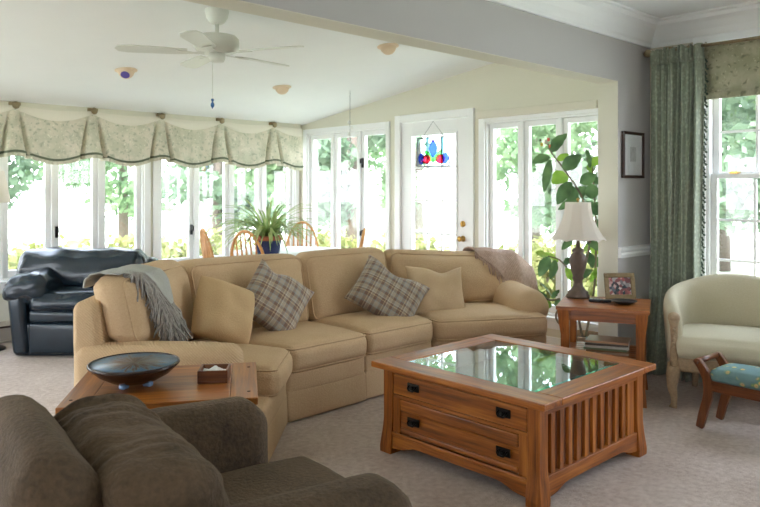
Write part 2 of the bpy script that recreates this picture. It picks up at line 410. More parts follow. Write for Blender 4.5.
wall('wall_right', 'Y', XW, .16, YB, YL+.155, -.05, ZC, [WR, (-1.6, .85, .53, 2.4)], M['sidewall'])
wall('wall_west', 'Y', XL, -.16, YB, YL+.15, -.05, ZC, [(-1.3, .5, .6, 2.3)], M['grey'])
wall('wall_sunroom_west', 'Y', XL, -.16, YL+.15, YN, -.05, 2.9, [(3.2, 6.8, .5, 2.05)], M['cream'], top=lambda y: zroof(y)+.02)
wall('wall_back', 'X', YB, -.16, XL, XW, -.05, ZC, [], M['grey'])
# crown moulding on the living room walls
prof = [(0, 2.525), (.018, 2.525), (.022, 2.55), (.035, 2.565), (.05, 2.60), (.085, 2.65), (.115, 2.672), (.12, 2.70), (.14, 2.705), (.14, ZC), (0, ZC)]
mb = MB(); n = len(prof)
for k, (path) in enumerate([[lambda d: (XL, YL-d), lambda d: (XW-d, YL-d), lambda d: (XW-d, YB)]]):
    vs = []
    for fnp in path:
        for d, z in prof:
            x, y = fnp(d); vs.append((x, y, z))
    fs = [(i*n+j, i*n+(j+1) % n, (i+1)*n+(j+1) % n, (i+1)*n+j) for i in range(2) for j in range(n)]
    mb.add(vs, fs)
obj('trim_crown', mb, M['trim'], kind='structure')
mb = MB(); prof = [(0, .905), (.02, .905), (.028, .93), (.02, .945), (.03, .96), (.03, .975), (0, .985)]; n = len(prof)
vs = []
for fnp in [lambda d: (XJ, YL-d), lambda d: (XW-d, YL-d), lambda d: (XW-d, 2.28)]:
    for d, z in prof:
        x, y = fnp(d); vs.append((x, y, z))
mb.add(vs, [(i*n+j, i*n+(j+1) % n, (i+1)*n+(j+1) % n, (i+1)*n+j) for i in range(2) for j in range(n)]+[tuple(range(n)), tuple(range(2*n, 3*n))])
obj('trim_chair_rail', mb, M['trim'], kind='structure')
mb = MB().box(XJ, XW, YL-.015, YL, 0, .12).box(XW-.015, XW, YB, YL-.015, 0, .12)
obj('baseboard_right', mb, M['trim'], kind='structure', bevel=.004)
mb = MB().box(XW-.015, XW, YL+.16, 4.30, 0, .12).box(XW-.015, XW, 5.47, YN, 0, .12)
obj('baseboard_sunroom', mb, M['trim'], kind='structure', bevel=.004)
# baseboard heater along the sunroom far wall
t = thing('baseboard_heater', 'taupe metal baseboard heater along the wall under the far windows', 'heater', (0, 0, 0))
obj('cover', MB().prism([(YN-.005, .03), (YN-.055, .03), (YN-.055, .16), (YN-.03, .2), (YN-.005, .2)], 1.0, 5.3, 'yz'), M['heater'], t)
obj('slot', MB().box(1.0, 5.3, YN-.059, YN-.052, .145, .162), M['dark'], t)  # dark strip on the cover, the slot's inner shade put into colour

def window(name, axis, base, sgn, op, n, label, casing=.075, latch=(), muntin=None, sash_w=.048):
    """casement window filling opening op=(a0,a1,z0,z1); sgn=+1: outside is towards + of the wall axis"""
    a0, a1, z0, z1 = op; W = thing(name, None, None, kind='structure'); W['label'] = label
    def bx(mb, p0, p1, d0, d1, q0, q1):
        d0, d1 = sorted((base+sgn*d0, base+sgn*d1))
        if axis == 'X': mb.box(p0, p1, d0, d1, q0, q1)
        else: mb.box(d0, d1, p0, p1, q0, q1)
    f = MB(); c = casing
    bx(f, a0-c, a0, -.022, 0, z0-.02, z1+c); bx(f, a1, a1+c, -.022, 0, z0-.02, z1+c); bx(f, a0, a1, -.022, 0, z1, z1+c)
    obj('window_frame', f, M['trim'], W, bevel=.004)
    f = MB(); bx(f, a0-c-.02, a1+c+.02, -.06, .02, z0-.035, z0); bx(f, a0-c, a1+c, -.02, 0, z0-.11, z0-.035)
    obj('window_sill', f, M['trim'], W, bevel=.005)
    f = MB(); m = .03; wd = (a1-a0)/n
    bx(f, a0, a0+m*.5, .0, .14, z0, z1); bx(f, a1-m*.5, a1, .0, .14, z0, z1); bx(f, a0, a1, .0, .14, z0, z0+.02); bx(f, a0, a1, .0, .14, z1-.02, z1)
    for i in range(1, n): bx(f, a0+wd*i-m/2, a0+wd*i+m/2, .01, .13, z0, z1)
    obj('jamb', f, M['trim'], W, bevel=.003)
    for i in range(n):
        p0, p1 = a0+wd*i+m/2+.002, a0+wd*(i+1)-m/2-.002; q0, q1 = z0+.022, z1-.022; s = sash_w; f = MB()
        bx(f, p0, p0+s, .04, .085, q0, q1); bx(f, p1-s, p1, .04, .085, q0, q1); bx(f, p0+s, p1-s, .04, .085, q0, q0+s+.02); bx(f, p0+s, p1-s, .04, .085, q1-s, q1)
        so = obj('sash', f, M['trim'], W, bevel=.004)
        f = MB(); bx(f, p0+s, p1-s, .06, .064, q0+s+.02, q1-s); obj('pane', f, M['glass'], so)
        for (k, side, zz) in latch:
            if k == i:
                f = MB(); q = p1-s*.5 if side > 0 else p0+s*.5
                bx(f, q-.012, q+.012, .02, .04, zz-.055, zz+.055); bx(f, q-.008, q+.008, -.01, .02, zz-.01, zz+.045)
                obj('latch', f, M['iron'], so, bevel=.003, label='black window latch')
    return W
window('window_1', 'X', YN, 1, WA, 4, 'white casement window of four sashes behind the black recliner', latch=[(0, 1, .985), (2, -1, 1.0)], casing=.07)
window('window_2', 'X', YN, 1, WB, 4, 'white casement window of four sashes behind the dining chairs', latch=[(0, 1, .97)], casing=.06)
window('window_7', 'X', YN, 1, (-1.4, 1.2, .57, 2.06), 4, 'white casement window at the far left of the sunroom')
window('window_3', 'Y', XW, 1, WC, 3, 'white casement window of three sashes left of the glass door', latch=[(0, 1, 1.72), (0, 1, .9)], casing=.055, sash_w=.05)
window('window_4', 'Y', XW, 1, WD, 3, 'white casement window of three sashes behind the rubber plant', casing=.07, sash_w=.045)
# window_4: pale blind headrail across its top
t = thing('roller_blind', 'rolled up cream blind across the top of the window behind the rubber plant', 'blind', (XW-.05, 3.63, 2.12))
obj('headrail', MB().box(-.03, .028, -.61, .66, -.03, .035), M['valband'], t, bevel=.006)
# right hand double hung window
def double_hung(name, y0, y1, z0, z1, label, cols=3):
    W = thing(name, None, None, kind='structure'); W['label'] = label; f = MB(); c = .09
    f.box(XW-.025, XW, y0-c, y0, z0-.02, z1+c).box(XW-.025, XW, y1, y1+c, z0-.02, z1+c).box(XW-.025, XW, y0, y1, z1, z1+c)
    obj('window_frame', f, M['trim'], W, bevel=.004)
    obj('window_sill', MB().box(XW-.07, XW+.02, y0-c-.02, y1+c+.02, z0-.04, z0).box(XW-.02, XW, y0-c, y1+c, z0-.12, z0-.04), M['trim'], W, bevel=.005)
    obj('jamb', MB().box(XW, XW+.14, y0, y0+.02, z0, z1).box(XW, XW+.14, y1-.02, y1, z0, z1).box(XW, XW+.14, y0, y1, z0, z0+.02).box(XW, XW+.14, y0, y1, z1-.02, z1), M['trim'], W)
    zm = 1.53; s = .045
    for (q0, q1, d, nr) in ((z0+.02, zm, .03, 3), (zm-.03, z1-.02, .075, 3)):
        f = MB(); p0, p1 = y0+.02, y1-.02
        f.box(XW+d, XW+d+.04, p0, p0+s, q0, q1).box(XW+d, XW+d+.04, p1-s, p1, q0, q1).box(XW+d, XW+d+.04, p0+s, p1-s, q0, q0+s).box(XW+d, XW+d+.04, p0+s, p1-s, q1-s+.01, q1)
        so = obj('sash', f, M['trim'], W, bevel=.003); f = MB()
        for k in range(1, cols):
            y = p0+s+(p1-p0-2*s)*k/cols; f.box(XW+d+.012, XW+d+.032, y-.009, y+.009, q0+s, q1-s)
        for k in range(1, nr):
            z = q0+s+(q1-q0-2*s)*k/nr; f.box(XW+d+.013, XW+d+.031, p0+s, p1-s, z-.009, z+.009)
        obj('muntin', f, M['trim'], so); obj('pane', MB().box(XW+d+.02, XW+d+.024, p0+s, p1-s, q0+s, q1-s+.01), M['glass'], so)
    obj('latch', MB().box(XW+.01, XW+.05, (y0+y1)/2-.03, (y0+y1)/2+.03, zm, zm+.02).box(XW+.01, XW+.05, y1-.22, y1-.16, zm, zm+.015), M['brass'], W)
double_hung('window_5', WR[0], WR[1], WR[2], WR[3], 'white double hung window with grids behind the cream tub chair')
double_hung('added_window_6', -1.6, .85, .53, 2.4, 'white double hung window added out of view for daylight, farther along the right wall', 5)  # unseen window, added and enlarged for light from the right
window('added_window_9', 'Y', XL, -1, (-1.3, .5, .6, 2.3), 3, 'white casement window added out of view in the left wall to light the living room')  # added out of view, sized for the light on sofa and table
window('added_window_10', 'Y', XL, -1, (3.2, 6.8, .5, 2.05), 6, 'white casement window added out of view in the left wall to let light into the sunroom')  # put in beyond the view to bring more daylight into the sunroom
# glazed door
W = thing('door_1', None, None, kind='structure'); W['label'] = 'white glazed door with stained glass hung on it'
f = MB(); f.box(XW-.025, XW, 4.36, 4.425, 0, 2.205).box(XW-.025, XW, 5.36, 5.44, 0, 2.205).box(XW-.025, XW, 4.425, 5.36, 2.13, 2.205)
obj('door_frame', f, M['trim'], W, bevel=.004)
f = MB(); f.box(XW, XW+.14, 4.385, 4.405, 0, 2.15).box(XW, XW+.14, 5.38, 5.40, 0, 2.15).box(XW, XW+.14, 4.405, 5.38, 2.128, 2.15).box(XW, XW+.15, 4.385, 5.40, 0, .02)
obj('jamb', f, M['trim'], W)
y0, y1, z0, z1 = 4.41, 5.375, .025, 2.122; g0, g1, h0, h1 = 4.60, 5.205, .28, 1.975; f = MB(); D0, D1 = XW+.005, XW+.05
f.box(D0, D1, y0, g0, z0, z1).box(D0, D1, g1, y1, z0, z1).box(D0, D1, g0, g1, z0, h0).box(D0, D1, g0, g1, h1, z1)
leaf = obj('door_leaf', f, M['trim'], W, bevel=.003); f = MB()
for k in (1, 2): y = g0+(g1-g0)*k/3; f.box(D0+.01, D1-.01, y-.009, y+.009, h0, h1)
for z in (.62, .963, 1.301, 1.646): f.box(D0+.011, D1-.011, g0, g1, z-.009, z+.009)
obj('muntin', f, M['trim'], leaf); obj('pane', MB().box(D0+.02, D0+.024, g0, g1, h0, h1), M['glass'], leaf)
f = MB().box(D0-.012, D0, g0-.02, g0, h0-.02, h1+.02).box(D0-.012, D0, g1, g1+.02, h0-.02, h1+.02).box(D0-.012, D0, g0, g1, h1, h1+.02).box(D0-.012, D0, g0, g1, h0-.02, h0)
obj('molding', f, M['trim'], leaf, bevel=.003)
R90 = Matrix.Rotation(-PI/2, 4, 'Y')
obj('door_knob', MB().lathe([(.03, 0), (.03, .008), (.012, .012), (.01, .035), (.024, .045), (.028, .058), (.02, .068), (0, .07)], 20, Matrix.Translation((D0, 4.51, .93)) @ R90), M['brass'], leaf, smooth=True, label='brass door knob')
obj('deadbolt', MB().lathe([(.03, 0), (.03, .01), (.02, .016), (0, .017)], 20, Matrix.Translation((D0, 4.51, 1.076)) @ R90).box(D0-.03, D0-.01, 4.503, 4.517, 1.05, 1.10), M['brass'], leaf, label='brass deadbolt')

# stained glass panel hanging on the door
t = thing('stained_glass_panel', 'small stained glass panel with red, blue and green petals hung on the glazed door', 'stained glass', (XW-.022, 4.883, 1.65))
hw, hh = .222, .30
f = MB().box(-.006, .006, -hw, -hw+.01, 0, hh).box(-.006, .006, hw-.01, hw, 0, hh).box(-.006, .006, -hw, hw, 0, .01).box(-.006, .006, -hw, hw, hh-.01, hh)
obj('frame', f, M['lead'], t)
obj('clear_pane', MB().box(.002, .004, -hw+.01, hw-.01, .01, hh-.01), M['sg_clear'], t)
def sg(u, v): return (-(u-235)/230*.445, (400-v)/185*hh)     # picture of the panel -> panel plane (right is -y)
def ell(cx, cy, rx, ry, tip=0, n=20, rot=0):
    o = []
    for k in range(n):
        a = 2*PI*k/n; x, y = rx*math.cos(a), ry*math.sin(a)
        if tip: x *= 1-tip*max(0, -math.sin(a))**2-tip*.7*max(0, math.sin(a))**2
        c, s = math.cos(rot), math.sin(rot); o.append(sg(cx+x*c-y*s, cy+x*s+y*c))
    return o
def pet(poly, mm, lab, d=0):
    o = obj('petal', MB().prism(poly, -.003+d, .001+d, 'yz'), mm, t, label=lab)
    pts = [(-.001, p[0], p[1]) for p in poly]; obj('came', MB().tube(pts, .0016, 5, closed=True), M['lead'], o)
for u in (192, 300):
    pet([sg(u-11, 216), sg(u+11, 216), sg(u+11, 330), sg(u-11, 330)], M['sg_aqua'], 'pale aqua glass strip')
pet(ell(235, 287, 30, 56, .55), M['sg_blue'], 'blue glass petal'); pet([sg(235, 215), sg(224, 246), sg(246, 246)], M['sg_red'], 'red glass tip')
for s in (-1, 1):
    pet(ell(235+s*28, 335, 19, 52, .45, rot=s*.72), M['sg_green'], 'green glass leaf')
    pet(ell(235+s*50, 354, 34, 29), M['sg_red'], 'red glass petal'); pet(ell(235+s*86, 350, 21, 36), M['sg_blue'], 'blue glass petal')
obj('hanging_chain', MB().tube([(0, -.15, hh), (0, 0, hh+.16), (0, .15, hh)], .0022, 6), M['lead'], t)

# ------------------------------------------------------------------ ceiling things
t = thing('ceiling_fan', 'white ceiling fan with spread blades and a pull chain', 'ceiling fan', (2.476, 4.169, 1.96))
zt = zroof(4.169)-1.96
obj('canopy', MB().lathe([(.078, zt+.012), (.078, zt-.01), (.072, zt-.05), (.05, zt-.085), (.03, zt-.095), (0, zt-.095)], 28), M['fan'], t, smooth=True)
obj('downrod', MB().lathe([(.013, zt-.17), (.013, zt-.09)], 12), M['fan'], t, smooth=True)
obj('motor_housing', MB().lathe([(.02, zt-.155), (.06, zt-.165), (.125, zt-.175), (.145, zt-.195), (.148, zt-.25), (.135, zt-.275), (.10, zt-.29), (0, zt-.29)], 36), M['fan'], t, smooth=True)
obj('switch_housing', MB().lathe([(.055, zt-.285), (.055, zt-.325), (.045, zt-.345), (0, zt-.348)], 28), M['fan'], t, smooth=True)
for k in range(5):
    R = Matrix.Rotation(math.radians(8+72*k), 4, 'Z') @ Matrix.Translation((0, 0, zt-.285)) @ Matrix.Rotation(math.radians(9), 4, 'X')
    poly = [(.19, -.045), (.3, -.058), (.56, -.066), (.62, -.05), (.64, 0), (.62, .05), (.56, .066), (.3, .058), (.19, .045)]
    b = obj('blade', MB().prism(poly, -.004, .004, 'xy', R), M['fan'], t, bevel=.002)
    obj('blade_iron', MB().prism([(.08, -.02), (.15, -.014), (.25, -.03), (.25, .03), (.15, .014), (.08, .02)], -.01, -.005, 'xy', R), M['fan'], b)
off = Vector((-.03*SY, .03*CY, 0))
obj('pull_chain', MB().tube([(off.x, off.y, .05), (off.x, off.y, zt-.32)], .0022, 6), M['fan'], t)
obj('crystal_fob', MB().lathe([(0, .0), (.011, .018), (.013, .03), (.006, .045), (.004, .05), (.009, .055), (.009, .066), (0, .07)], 12, Matrix.Translation((off.x, off.y, -.012))), M['crystal'], t, label='blue crystal fob')
TL = Matrix.Rotation(math.atan(SL), 4, 'X').inverted()
for (x, y), lab, tilt in (((2.537, 5.706), 'recessed ceiling spotlight with violet lens, left of the fan', 1), ((4.071, 5.653), 'recessed ceiling spotlight nearest the corner of the sunroom', 0), ((4.103, 4.213), 'recessed ceiling spotlight beside the header beam', 0)):
    t = thing('ceiling_spotlight', lab, 'ceiling light', (x, y, zroof(y)), 0, 'eyeball spotlights in the sunroom ceiling')
    obj('trim_ring', MB().lathe([(.055, -.001), (.09, -.001), (.09, -.006), (.078, -.012), (.055, -.012)], 32, TL, cap=False), M['peach'], t, smooth=True)
    E2 = TL @ Matrix.Translation((0, 0, -.008)) @ Matrix.Rotation(math.radians(-35), 4, Vector((CY, SY, 0)).cross(Vector((0, 0, 1))))
    e = obj('eyeball', MB().lathe([(.066, .0), (.064, -.018), (.055, -.036), (.044, -.046), (.036, -.048), (0, -.045)], 28, E2), M['peach'], t, smooth=True)
    obj('lens', MB().lathe([(0, -.055), (.036, -.052), (.036, -.046), (0, -.045)], 24, E2), M['lens'] if tilt else M['peach'], e)

# ------------------------------------------------------------------ valance over the far windows
kn = [1.36+.7145*i for i in range(6)]      # brackets
kx = [-.0, .646]+kn
t = thing('window_valance', 'scalloped green floral valance hung from knobs above the far windows', 'valance', (0, 0, 0)); YV = 7.05
x0v, x1v = .646, 5.36
def swag(x):
    k = int((x-kn[0])//.7145); f = (x-kn[0])/.7145-k
    if k >= 5: f *= 1.0
    return f
def vtop(x): f = swag(x); return 2.165-.10*math.sin(PI*f)**.8
def vbot(x):
    f = swag(x); e = min(f, 1-f)
    return 1.735-(.055*math.sin(PI*(f-.16)/.68) if .16 < f < .84 else -.02*math.cos(PI*(e/.16)/2)+.035*math.cos(PI*e/.32)**2*0)
def ydep(x, v):
    f = swag(x); e = min(f, 1-f); cr = math.exp(-((e-.155+.09*(1-v))/.022)**2)
    bell = math.exp(-(e/.10)**2)
    return -.03-.028*v-.022*bell*v+.13*cr*min(1, v*1.5)+.006*math.sin(x*40)*v
def fn(a, b):
    x = x0v+(x1v-x0v)*a; z0_, z1_ = vtop(x)-.0, vbot(x); return (x, YV+ydep(x, b), z0_+(z1_-z0_)*b)
body = obj('fabric', MB().grid(fn, 420, 14), M['valance'], t, smooth=True)
def fn(a, b):
    x = x0v+(x1v-x0v)*a; zt_ = 2.185-.02*math.sin(PI*swag(x)); zb = vtop(x)-.012
    return (x, YV-.024-.012*math.sin(PI*b), zt_+(zb-zt_)*b)
obj('top_band', MB().grid(fn, 300, 4), M['valband'], t, smooth=True, label='pale cream swagged band')
def fn(a, b):
    x = x0v+(x1v-x0v)*a; z = vbot(x)+.024-.022*b; return (x, YV+ydep(x, 1)-.005-.004*math.sin(PI*b), z)
obj('braid', MB().grid(fn, 420, 2), M['braid'], t, smooth=True, label='dark green braid')
def fn(a, b):
    x = x0v+(x1v-x0v)*a; z = vbot(x)+.004-.035*b; return (x, YV+ydep(x, 1)+.006*math.sin(x*160)*b, z)
obj('ruffle', MB().grid(fn, 700, 2), M['valance'], t, smooth=True)
obj('mounting_board', MB().box(x0v, x1v, YV+.0, YN-.001, 2.15, 2.222), M['cream'], t)
RX = Matrix.Rotation(PI/2, 4, 'X')
for x in kn[:]:
    if x > 5.2: continue
    k = obj('knob', MB().lathe([(.012, 0), (.012, .025), (.03, .03), (.034, .036), (.028, .044), (.012, .048), (0, .05)], 20, Matrix.Translation((x, YV-.02, 2.185)) @ RX), M['antique'], t, smooth=True, label='antique gold holdback knob')
    obj('bracket', MB().box(x-.05, x+.05, YV-.03, YV, 2.185, 2.215), M['antique'], k, bevel=.006)

# ------------------------------------------------------------------ sectional sofa
SO = Vector((3.2, 3.75, 0))
sofa = thing('sectional_sofa', 'tan curved sectional sofa with loose back cushions and skirted base', 'sofa', tuple(SO))
V2 = lambda x, y: Vector((x, y, 0))
P1, PQ, P3 = V2(2.55, 3.46), V2(3.2, 3.47), V2(3.87, 3.47)
n1, e1 = V2(.7071, -.7071), V2(-.7071, -.7071); n4, d4 = V2(-.5, -.866), V2(.866, -.5)
bi1 = V2(-.414, 1); bi2 = V2(0, 1); bi3 = V2(.268, 1)
def sec(k, s=0):
    """front point and depth vector of section boundary k"""
    return {0: (P1+e1*s, -n1), 1: (P1, bi1), 2: (PQ, bi2), 3: (P3, bi3), 4: (P3+d4*s, -n4)}[k]
def blk(A, B, d0, d1, z0, z1, D0=None, D1=None, ga=0, gb=0):
    """8 corners between boundaries A (left) and B (right); depths d0..d1 at bottom, D0..D1 at top; local to the sofa"""
    D0 = d0 if D0 is None else D0; D1 = d1 if D1 is None else D1
    def pt(S, d, z, g, T):
        p = S[0]+S[1]*d; q = T[0]+T[1]*d; u = (q-p).normalized()
        return p+u*g-SO+Vector((0, 0, z))
    return [pt(A, d0, z0, ga, B), pt(B, d0, z0, gb, A), pt(A, d1, z0, ga, B), pt(B, d1, z0, gb, A),
            pt(A, D0, z1, ga, B), pt(B, D0, z1, gb, A), pt(A, D1, z1, ga, B), pt(B, D1, z1, gb, A)]
def cushion(name, c, r, puff, par, n=8, m='sofa', wr=.004, seed=0, pipe=None):
    sx = ((Vector(c[1])-Vector(c[0])).length+(Vector(c[3])-Vector(c[2])).length)/2; sy = (Vector(c[2])-Vector(c[0])).length; sz = (Vector(c[4])-Vector(c[0])).length
    o = obj(name, MB().rbox((sx, sy, sz), r, n, puff, None, tri(c), wr, 5, seed), M[m], par, smooth=True)
    if pipe:
        f = tri(c); k = .29*r; loops = []
        for face in pipe:
            pts = []; q = 6
            if face in ('top', 'low'): A, B = sx, sy
            else: A, B = sx, sz
            for (cx, cy, a0) in ((A/2-r, B/2-r, 0), (-A/2+r, B/2-r, 90), (-A/2+r, -B/2+r, 180), (A/2-r, -B/2+r, 270)):
                for i in range(q+1):
                    a = math.radians(a0+90*i/q); rr = r*.72+.0015+.002
                    pts.append((cx+rr*math.cos(a), cy+rr*math.sin(a)))
            out = []
            for i in range(len(pts)):
                a, b = Vector(pts[i]), Vector(pts[(i+1) % len(pts)]); ns = max(1, int((b-a).length/.06))
                for j in range(ns):
                    p = a+(b-a)*j/ns
                    if face == 'top': w = (p.x/A+.5, p.y/B+.5, 1-k/sz)
                    elif face == 'low': w = (p.x/A+.5, p.y/B+.5, k/sz)
                    else: w = (p.x/A+.5, k/sy, p.y/B+.5)
                    pp = w
                    e = .0
                    out.append(f(*pp))
            obj('piping', MB().tube(out, .0055, 6, closed=True), M[m], o, smooth=True)
    return o
S0, S1, S2, S3, S4 = sec(0, .50), sec(1), sec(2), sec(3), sec(4, .70)
S0b, S4b = sec(0, .70), sec(4, .90)
pairs = [(S0, S1), (S1, S2), (S2, S3), (S3, S4)]
for i, (A, B) in enumerate(pairs):
    A2, B2 = (S0b if i == 0 else A), (S4b if i == 3 else B)
    ga = .004; gb = .004
    d = .0 if i != 2 else .02
    obj('base_rail', MB().rbox((.6, .9, .14), .025, 5, (0, .01, 0), None, tri(blk(A2, B2, .022+d, .97, .17, .315, ga=ga, gb=gb)), 0), M['sofa'], sofa, smooth=True)
    obj('skirt', MB().rbox((.6, .9, .18), .012, 5, (0, .004, 0), None, tri(blk(A2, B2, .012+d, .965, .012, .2, .02+d, .965, ga=ga, gb=gb)), 0), M['sofa'], sofa, smooth=True)
    cushion('seat_cushion', blk(A, sec(4, .90) if i == 3 else B, -.015+d, .68, .30, .465, ga=.006, gb=.006), .055, (.0, .018, .03), sofa, 8, seed=i, pipe=('top', 'low'))
for i, (A, B) in enumerate(pairs):
    A2, B2 = (sec(0, .60) if i == 0 else A), (sec(4, .93) if i == 3 else B)
    zt_ = (.955, .935, .93, .91)[i]
    c = blk(A2, B2, .58 if i else .62, .80, .44, zt_, .70, .90, ga=.008, gb=.008)
    if i == 0:
        c[0].z = c[2].z = .60
        for q in (0, 2, 4, 6): c[q] -= n1*.07
    if i == 3:
        c[5].z -= .06; c[7].z -= .06; c[1].z += .06
    cushion('back_cushion', c, .075, (.02, .05, .02), sofa, 9, wr=.006, seed=10+i, pipe=('front',))
for i, (A, B) in enumerate(pairs):
    A2, B2 = (sec(0, .655) if i == 0 else A), (sec(4, .97) if i == 3 else B)
    c = blk(A2, B2, .82, .99, .19, .86, .86, 1.0, ga=.003, gb=.003)
    if i == 0:
        c[4].z = c[6].z = .83
        for q in (0, 2, 4, 6): c[q] -= n1*.03
    if i == 3: c[5].z = c[7].z = .80
    obj('back_frame', MB().rbox((.9, .17, .65), .045, 7, (0, .01, .01), None, tri(c), .002, 5, 30+i), M['sofarib' if i == 0 else 'sofa'], sofa, smooth=True)
c = blk(S0b, sec(0, .50), .165, 1.0, .015, .61)
obj('arm', MB().rbox((.22, .83, .60), .06, 7, (.006, .012, .012), None, tri(c), .002, 5, 40), M['sofarib'], sofa, smooth=True, label='square arm in ribbed cloth')
# right arm: upholstered panel and a fat rolled bolster on top
c = blk(sec(4, .72), S4b, .22, .86, .015, .42)
obj('arm', MB().rbox((.25, .66, .40), .04, 5, (0, .01, 0), None, tri(c), .002, 5, 41), M['sofa'], sofa, smooth=True)
arm = MB(); ax = (P3+d4*.845-SO); st = []
for k in range(13):
    a = k/12; d = .10+.80*a; r = .155*(1-max(0, 1-a/.16)**2.4*.75)*(1-max(0, (a-.85)/.15)**2*.4); st.append((ax-n4*d+Vector((0, 0, .48+.05*a)), r))
arm.tube([p for p, r in st], [r for p, r in st], 24, flat=.92)
o = obj('bolster_arm', arm, M['sofa'], sofa, smooth=True, label='rolled bolster arm')

# throw pillows, each leaning on the back cushions
def pose(p, nx, ny, lean, roll):
    n = Vector((nx, ny, 0)).normalized(); N = (n*math.cos(math.radians(lean))+Vector((0, 0, math.sin(math.radians(lean))))).normalized()
    a = Vector((0, 0, 1)).cross(n).normalized(); u = N.cross(a)
    m = Matrix((a, u, N)).transposed().to_4x4(); m.translation = p
    return m @ Matrix.Rotation(math.radians(roll), 4, 'Z')
def pillow(label, mat, p, nx, ny, lean, roll, w, h, t, seed, chop=None, wr=.006, rnd=0):
    o = obj('throw_pillow', MB().pillow(w, h, t, 20, None, seed, chop, wr, rnd), M[mat], None, label, 'pillow', 'throw pillows on the sectional', mw=pose(p, nx, ny, lean, roll), smooth=True, weld=True, subsurf=1)
    return o
pillow('plain tan throw pillow leaning in the left bend of the sectional', 'tanpillow', at(224, 312, 4.36), .05, -1, 24, -24, .43, .42, .22, 1, None, .012, .09)
pillow('grey plaid pillow standing on its corner beside the plain tan pillow on the left', 'plaid', at(275, 300, 4.74), -.12, -.98, 24, -40, .47, .46, .17, 2, (-.55, .95, .35))
pillow('grey plaid pillow lying tilted against the sand coloured pillow', 'plaid', at(388, 293, 5.34), -.42, -.9, 36, -36, .56, .47, .18, 3, (-.1, .95, .4))
pillow('plain sand pillow with a chopped top edge behind the right plaid pillow', 'mauvepillow', at(436, 291, 5.58), -.5, -.87, 26, -2, .49, .43, .16, 4, (.3, 1.0, .4), .012)

# throws
def drape(frame, prof, s0, s1, front, ns=24, nv=30, wav=.006, sid=0):
    """cloth over a back: frame(s, d, z); prof = (d, z) polyline from behind, over the top, down the front; front(s) 0..1 = how far down it hangs"""
    P = [Vector((d, z, 0)) for d, z in prof]; L = [0]
    for a, b in zip(P, P[1:]): L.append(L[-1]+(b-a).length)
    def at_len(l):
        l = max(0, min(L[-1]-1e-6, l))
        for i in range(len(P)-1):
            if l <= L[i+1]: return P[i].lerp(P[i+1], (l-L[i])/(L[i+1]-L[i]))
    def fn(a, b):
        s = s0+(s1-s0)*a; q = at_len(b*front(a)*L[-1]); w = wav*(math.sin(s*30+sid)+noise.noise(Vector((s*9, b*6, sid))))
        return frame(s, q.x-w, q.y+w*.6)
    return fn
gt = thing('throw_blanket', 'grey knitted throw with shaggy fringe draped over the left end of the sectional', 'blanket', tuple(P1-n1*.8+e1*.4+Vector((0, 0, .9))))
go = Vector(gt.location)
def fr1(s, d, z):
    d2 = d+.07*min(1, max(0, s/.74)); s2 = s+(.75*max(0, .93-z) if d < .8 else 0)
    return P1+e1*s2-n1*d2+Vector((0, 0, z))-go
prof = [(.94, .90), (.93, .945), (.90, .97), (.86, .978), (.77, .975), (.70, .955), (.645, .89), (.60, .80), (.57, .70), (.56, .60)]
fnt = lambda a: .34 if a < .15 else .34+.50*min(1, (a-.15)/.65)
fg = drape(fr1, prof, .57, .20, fnt, sid=1)
obj('cloth', MB().grid(fg, 26, 34), M['throwgrey'], gt, smooth=True, solid=.008)
mb = MB(); rnd = random.Random(3)
for k in range(620):
    a = .22+.78*rnd.random(); q = rnd.random(); fd = fnt(a)-.12*rnd.random()+.01
    b0 = Vector(fg(a, fd/fnt(a) if fd < fnt(a) else 1)); out = n1*.012
    p = [b0+out*.5]; dv = Vector((rnd.uniform(-.4, .4), rnd.uniform(-.4, .4), -1)); 
    for j in range(4):
        p.append(p[-1]+dv*.034+n1*(.012 if j == 0 else .004*rnd.uniform(-1, 1.6))+Vector((rnd.uniform(-.012, .012), rnd.uniform(-.012, .012), 0)))
    mb.tube(p, lambda t: .0078*(1-.5*t), 5)
obj('fringe', mb, M['shag'], gt, smooth=True, label='shaggy grey fringe')
bt = thing('throw_blanket', 'mauve brown ribbed throw draped over the right end of the sectional', 'blanket', tuple(P3+d4*.75-n4*.8+Vector((0, 0, .85)))); bo = Vector(bt.location)
def fr4(s, d, z):
    k = max(0, (s-.25))/.6; zz = z-.06*k-2.2*max(0, s-.93)**2-.25*max(0, s-.93)
    return P3+d4*s-n4*d+Vector((0, 0, zz))-bo
prof = [(1.03, .6), (1.035, .80), (1.015, .89), (.96, .93), (.86, .95), (.77, .95), (.70, .93), (.645, .86), (.615, .78), (.60, .70), (.585, .60)]
fnt4 = lambda a: .66+.28*min(1, a*1.8)
fb = drape(fr4, prof, .57, 1.10, fnt4, sid=5, wav=.008)
obj('cloth', MB().grid(fb, 40, 34), M['throwbrown'], bt, smooth=True, solid=.012)
mb = MB()
for k in range(46):
    a = k/45; p0 = Vector(fb(a, 1)); p = [p0]
    for j in range(4): p.append(p[-1]+Vector((rnd.uniform(-.006, .006), rnd.uniform(-.006, .006), -.02))+n4*.002)
    mb.tube(p, lambda t: .007*(1-.4*t), 6)
obj('fringe', mb, M['throwbrown'], bt, smooth=True)

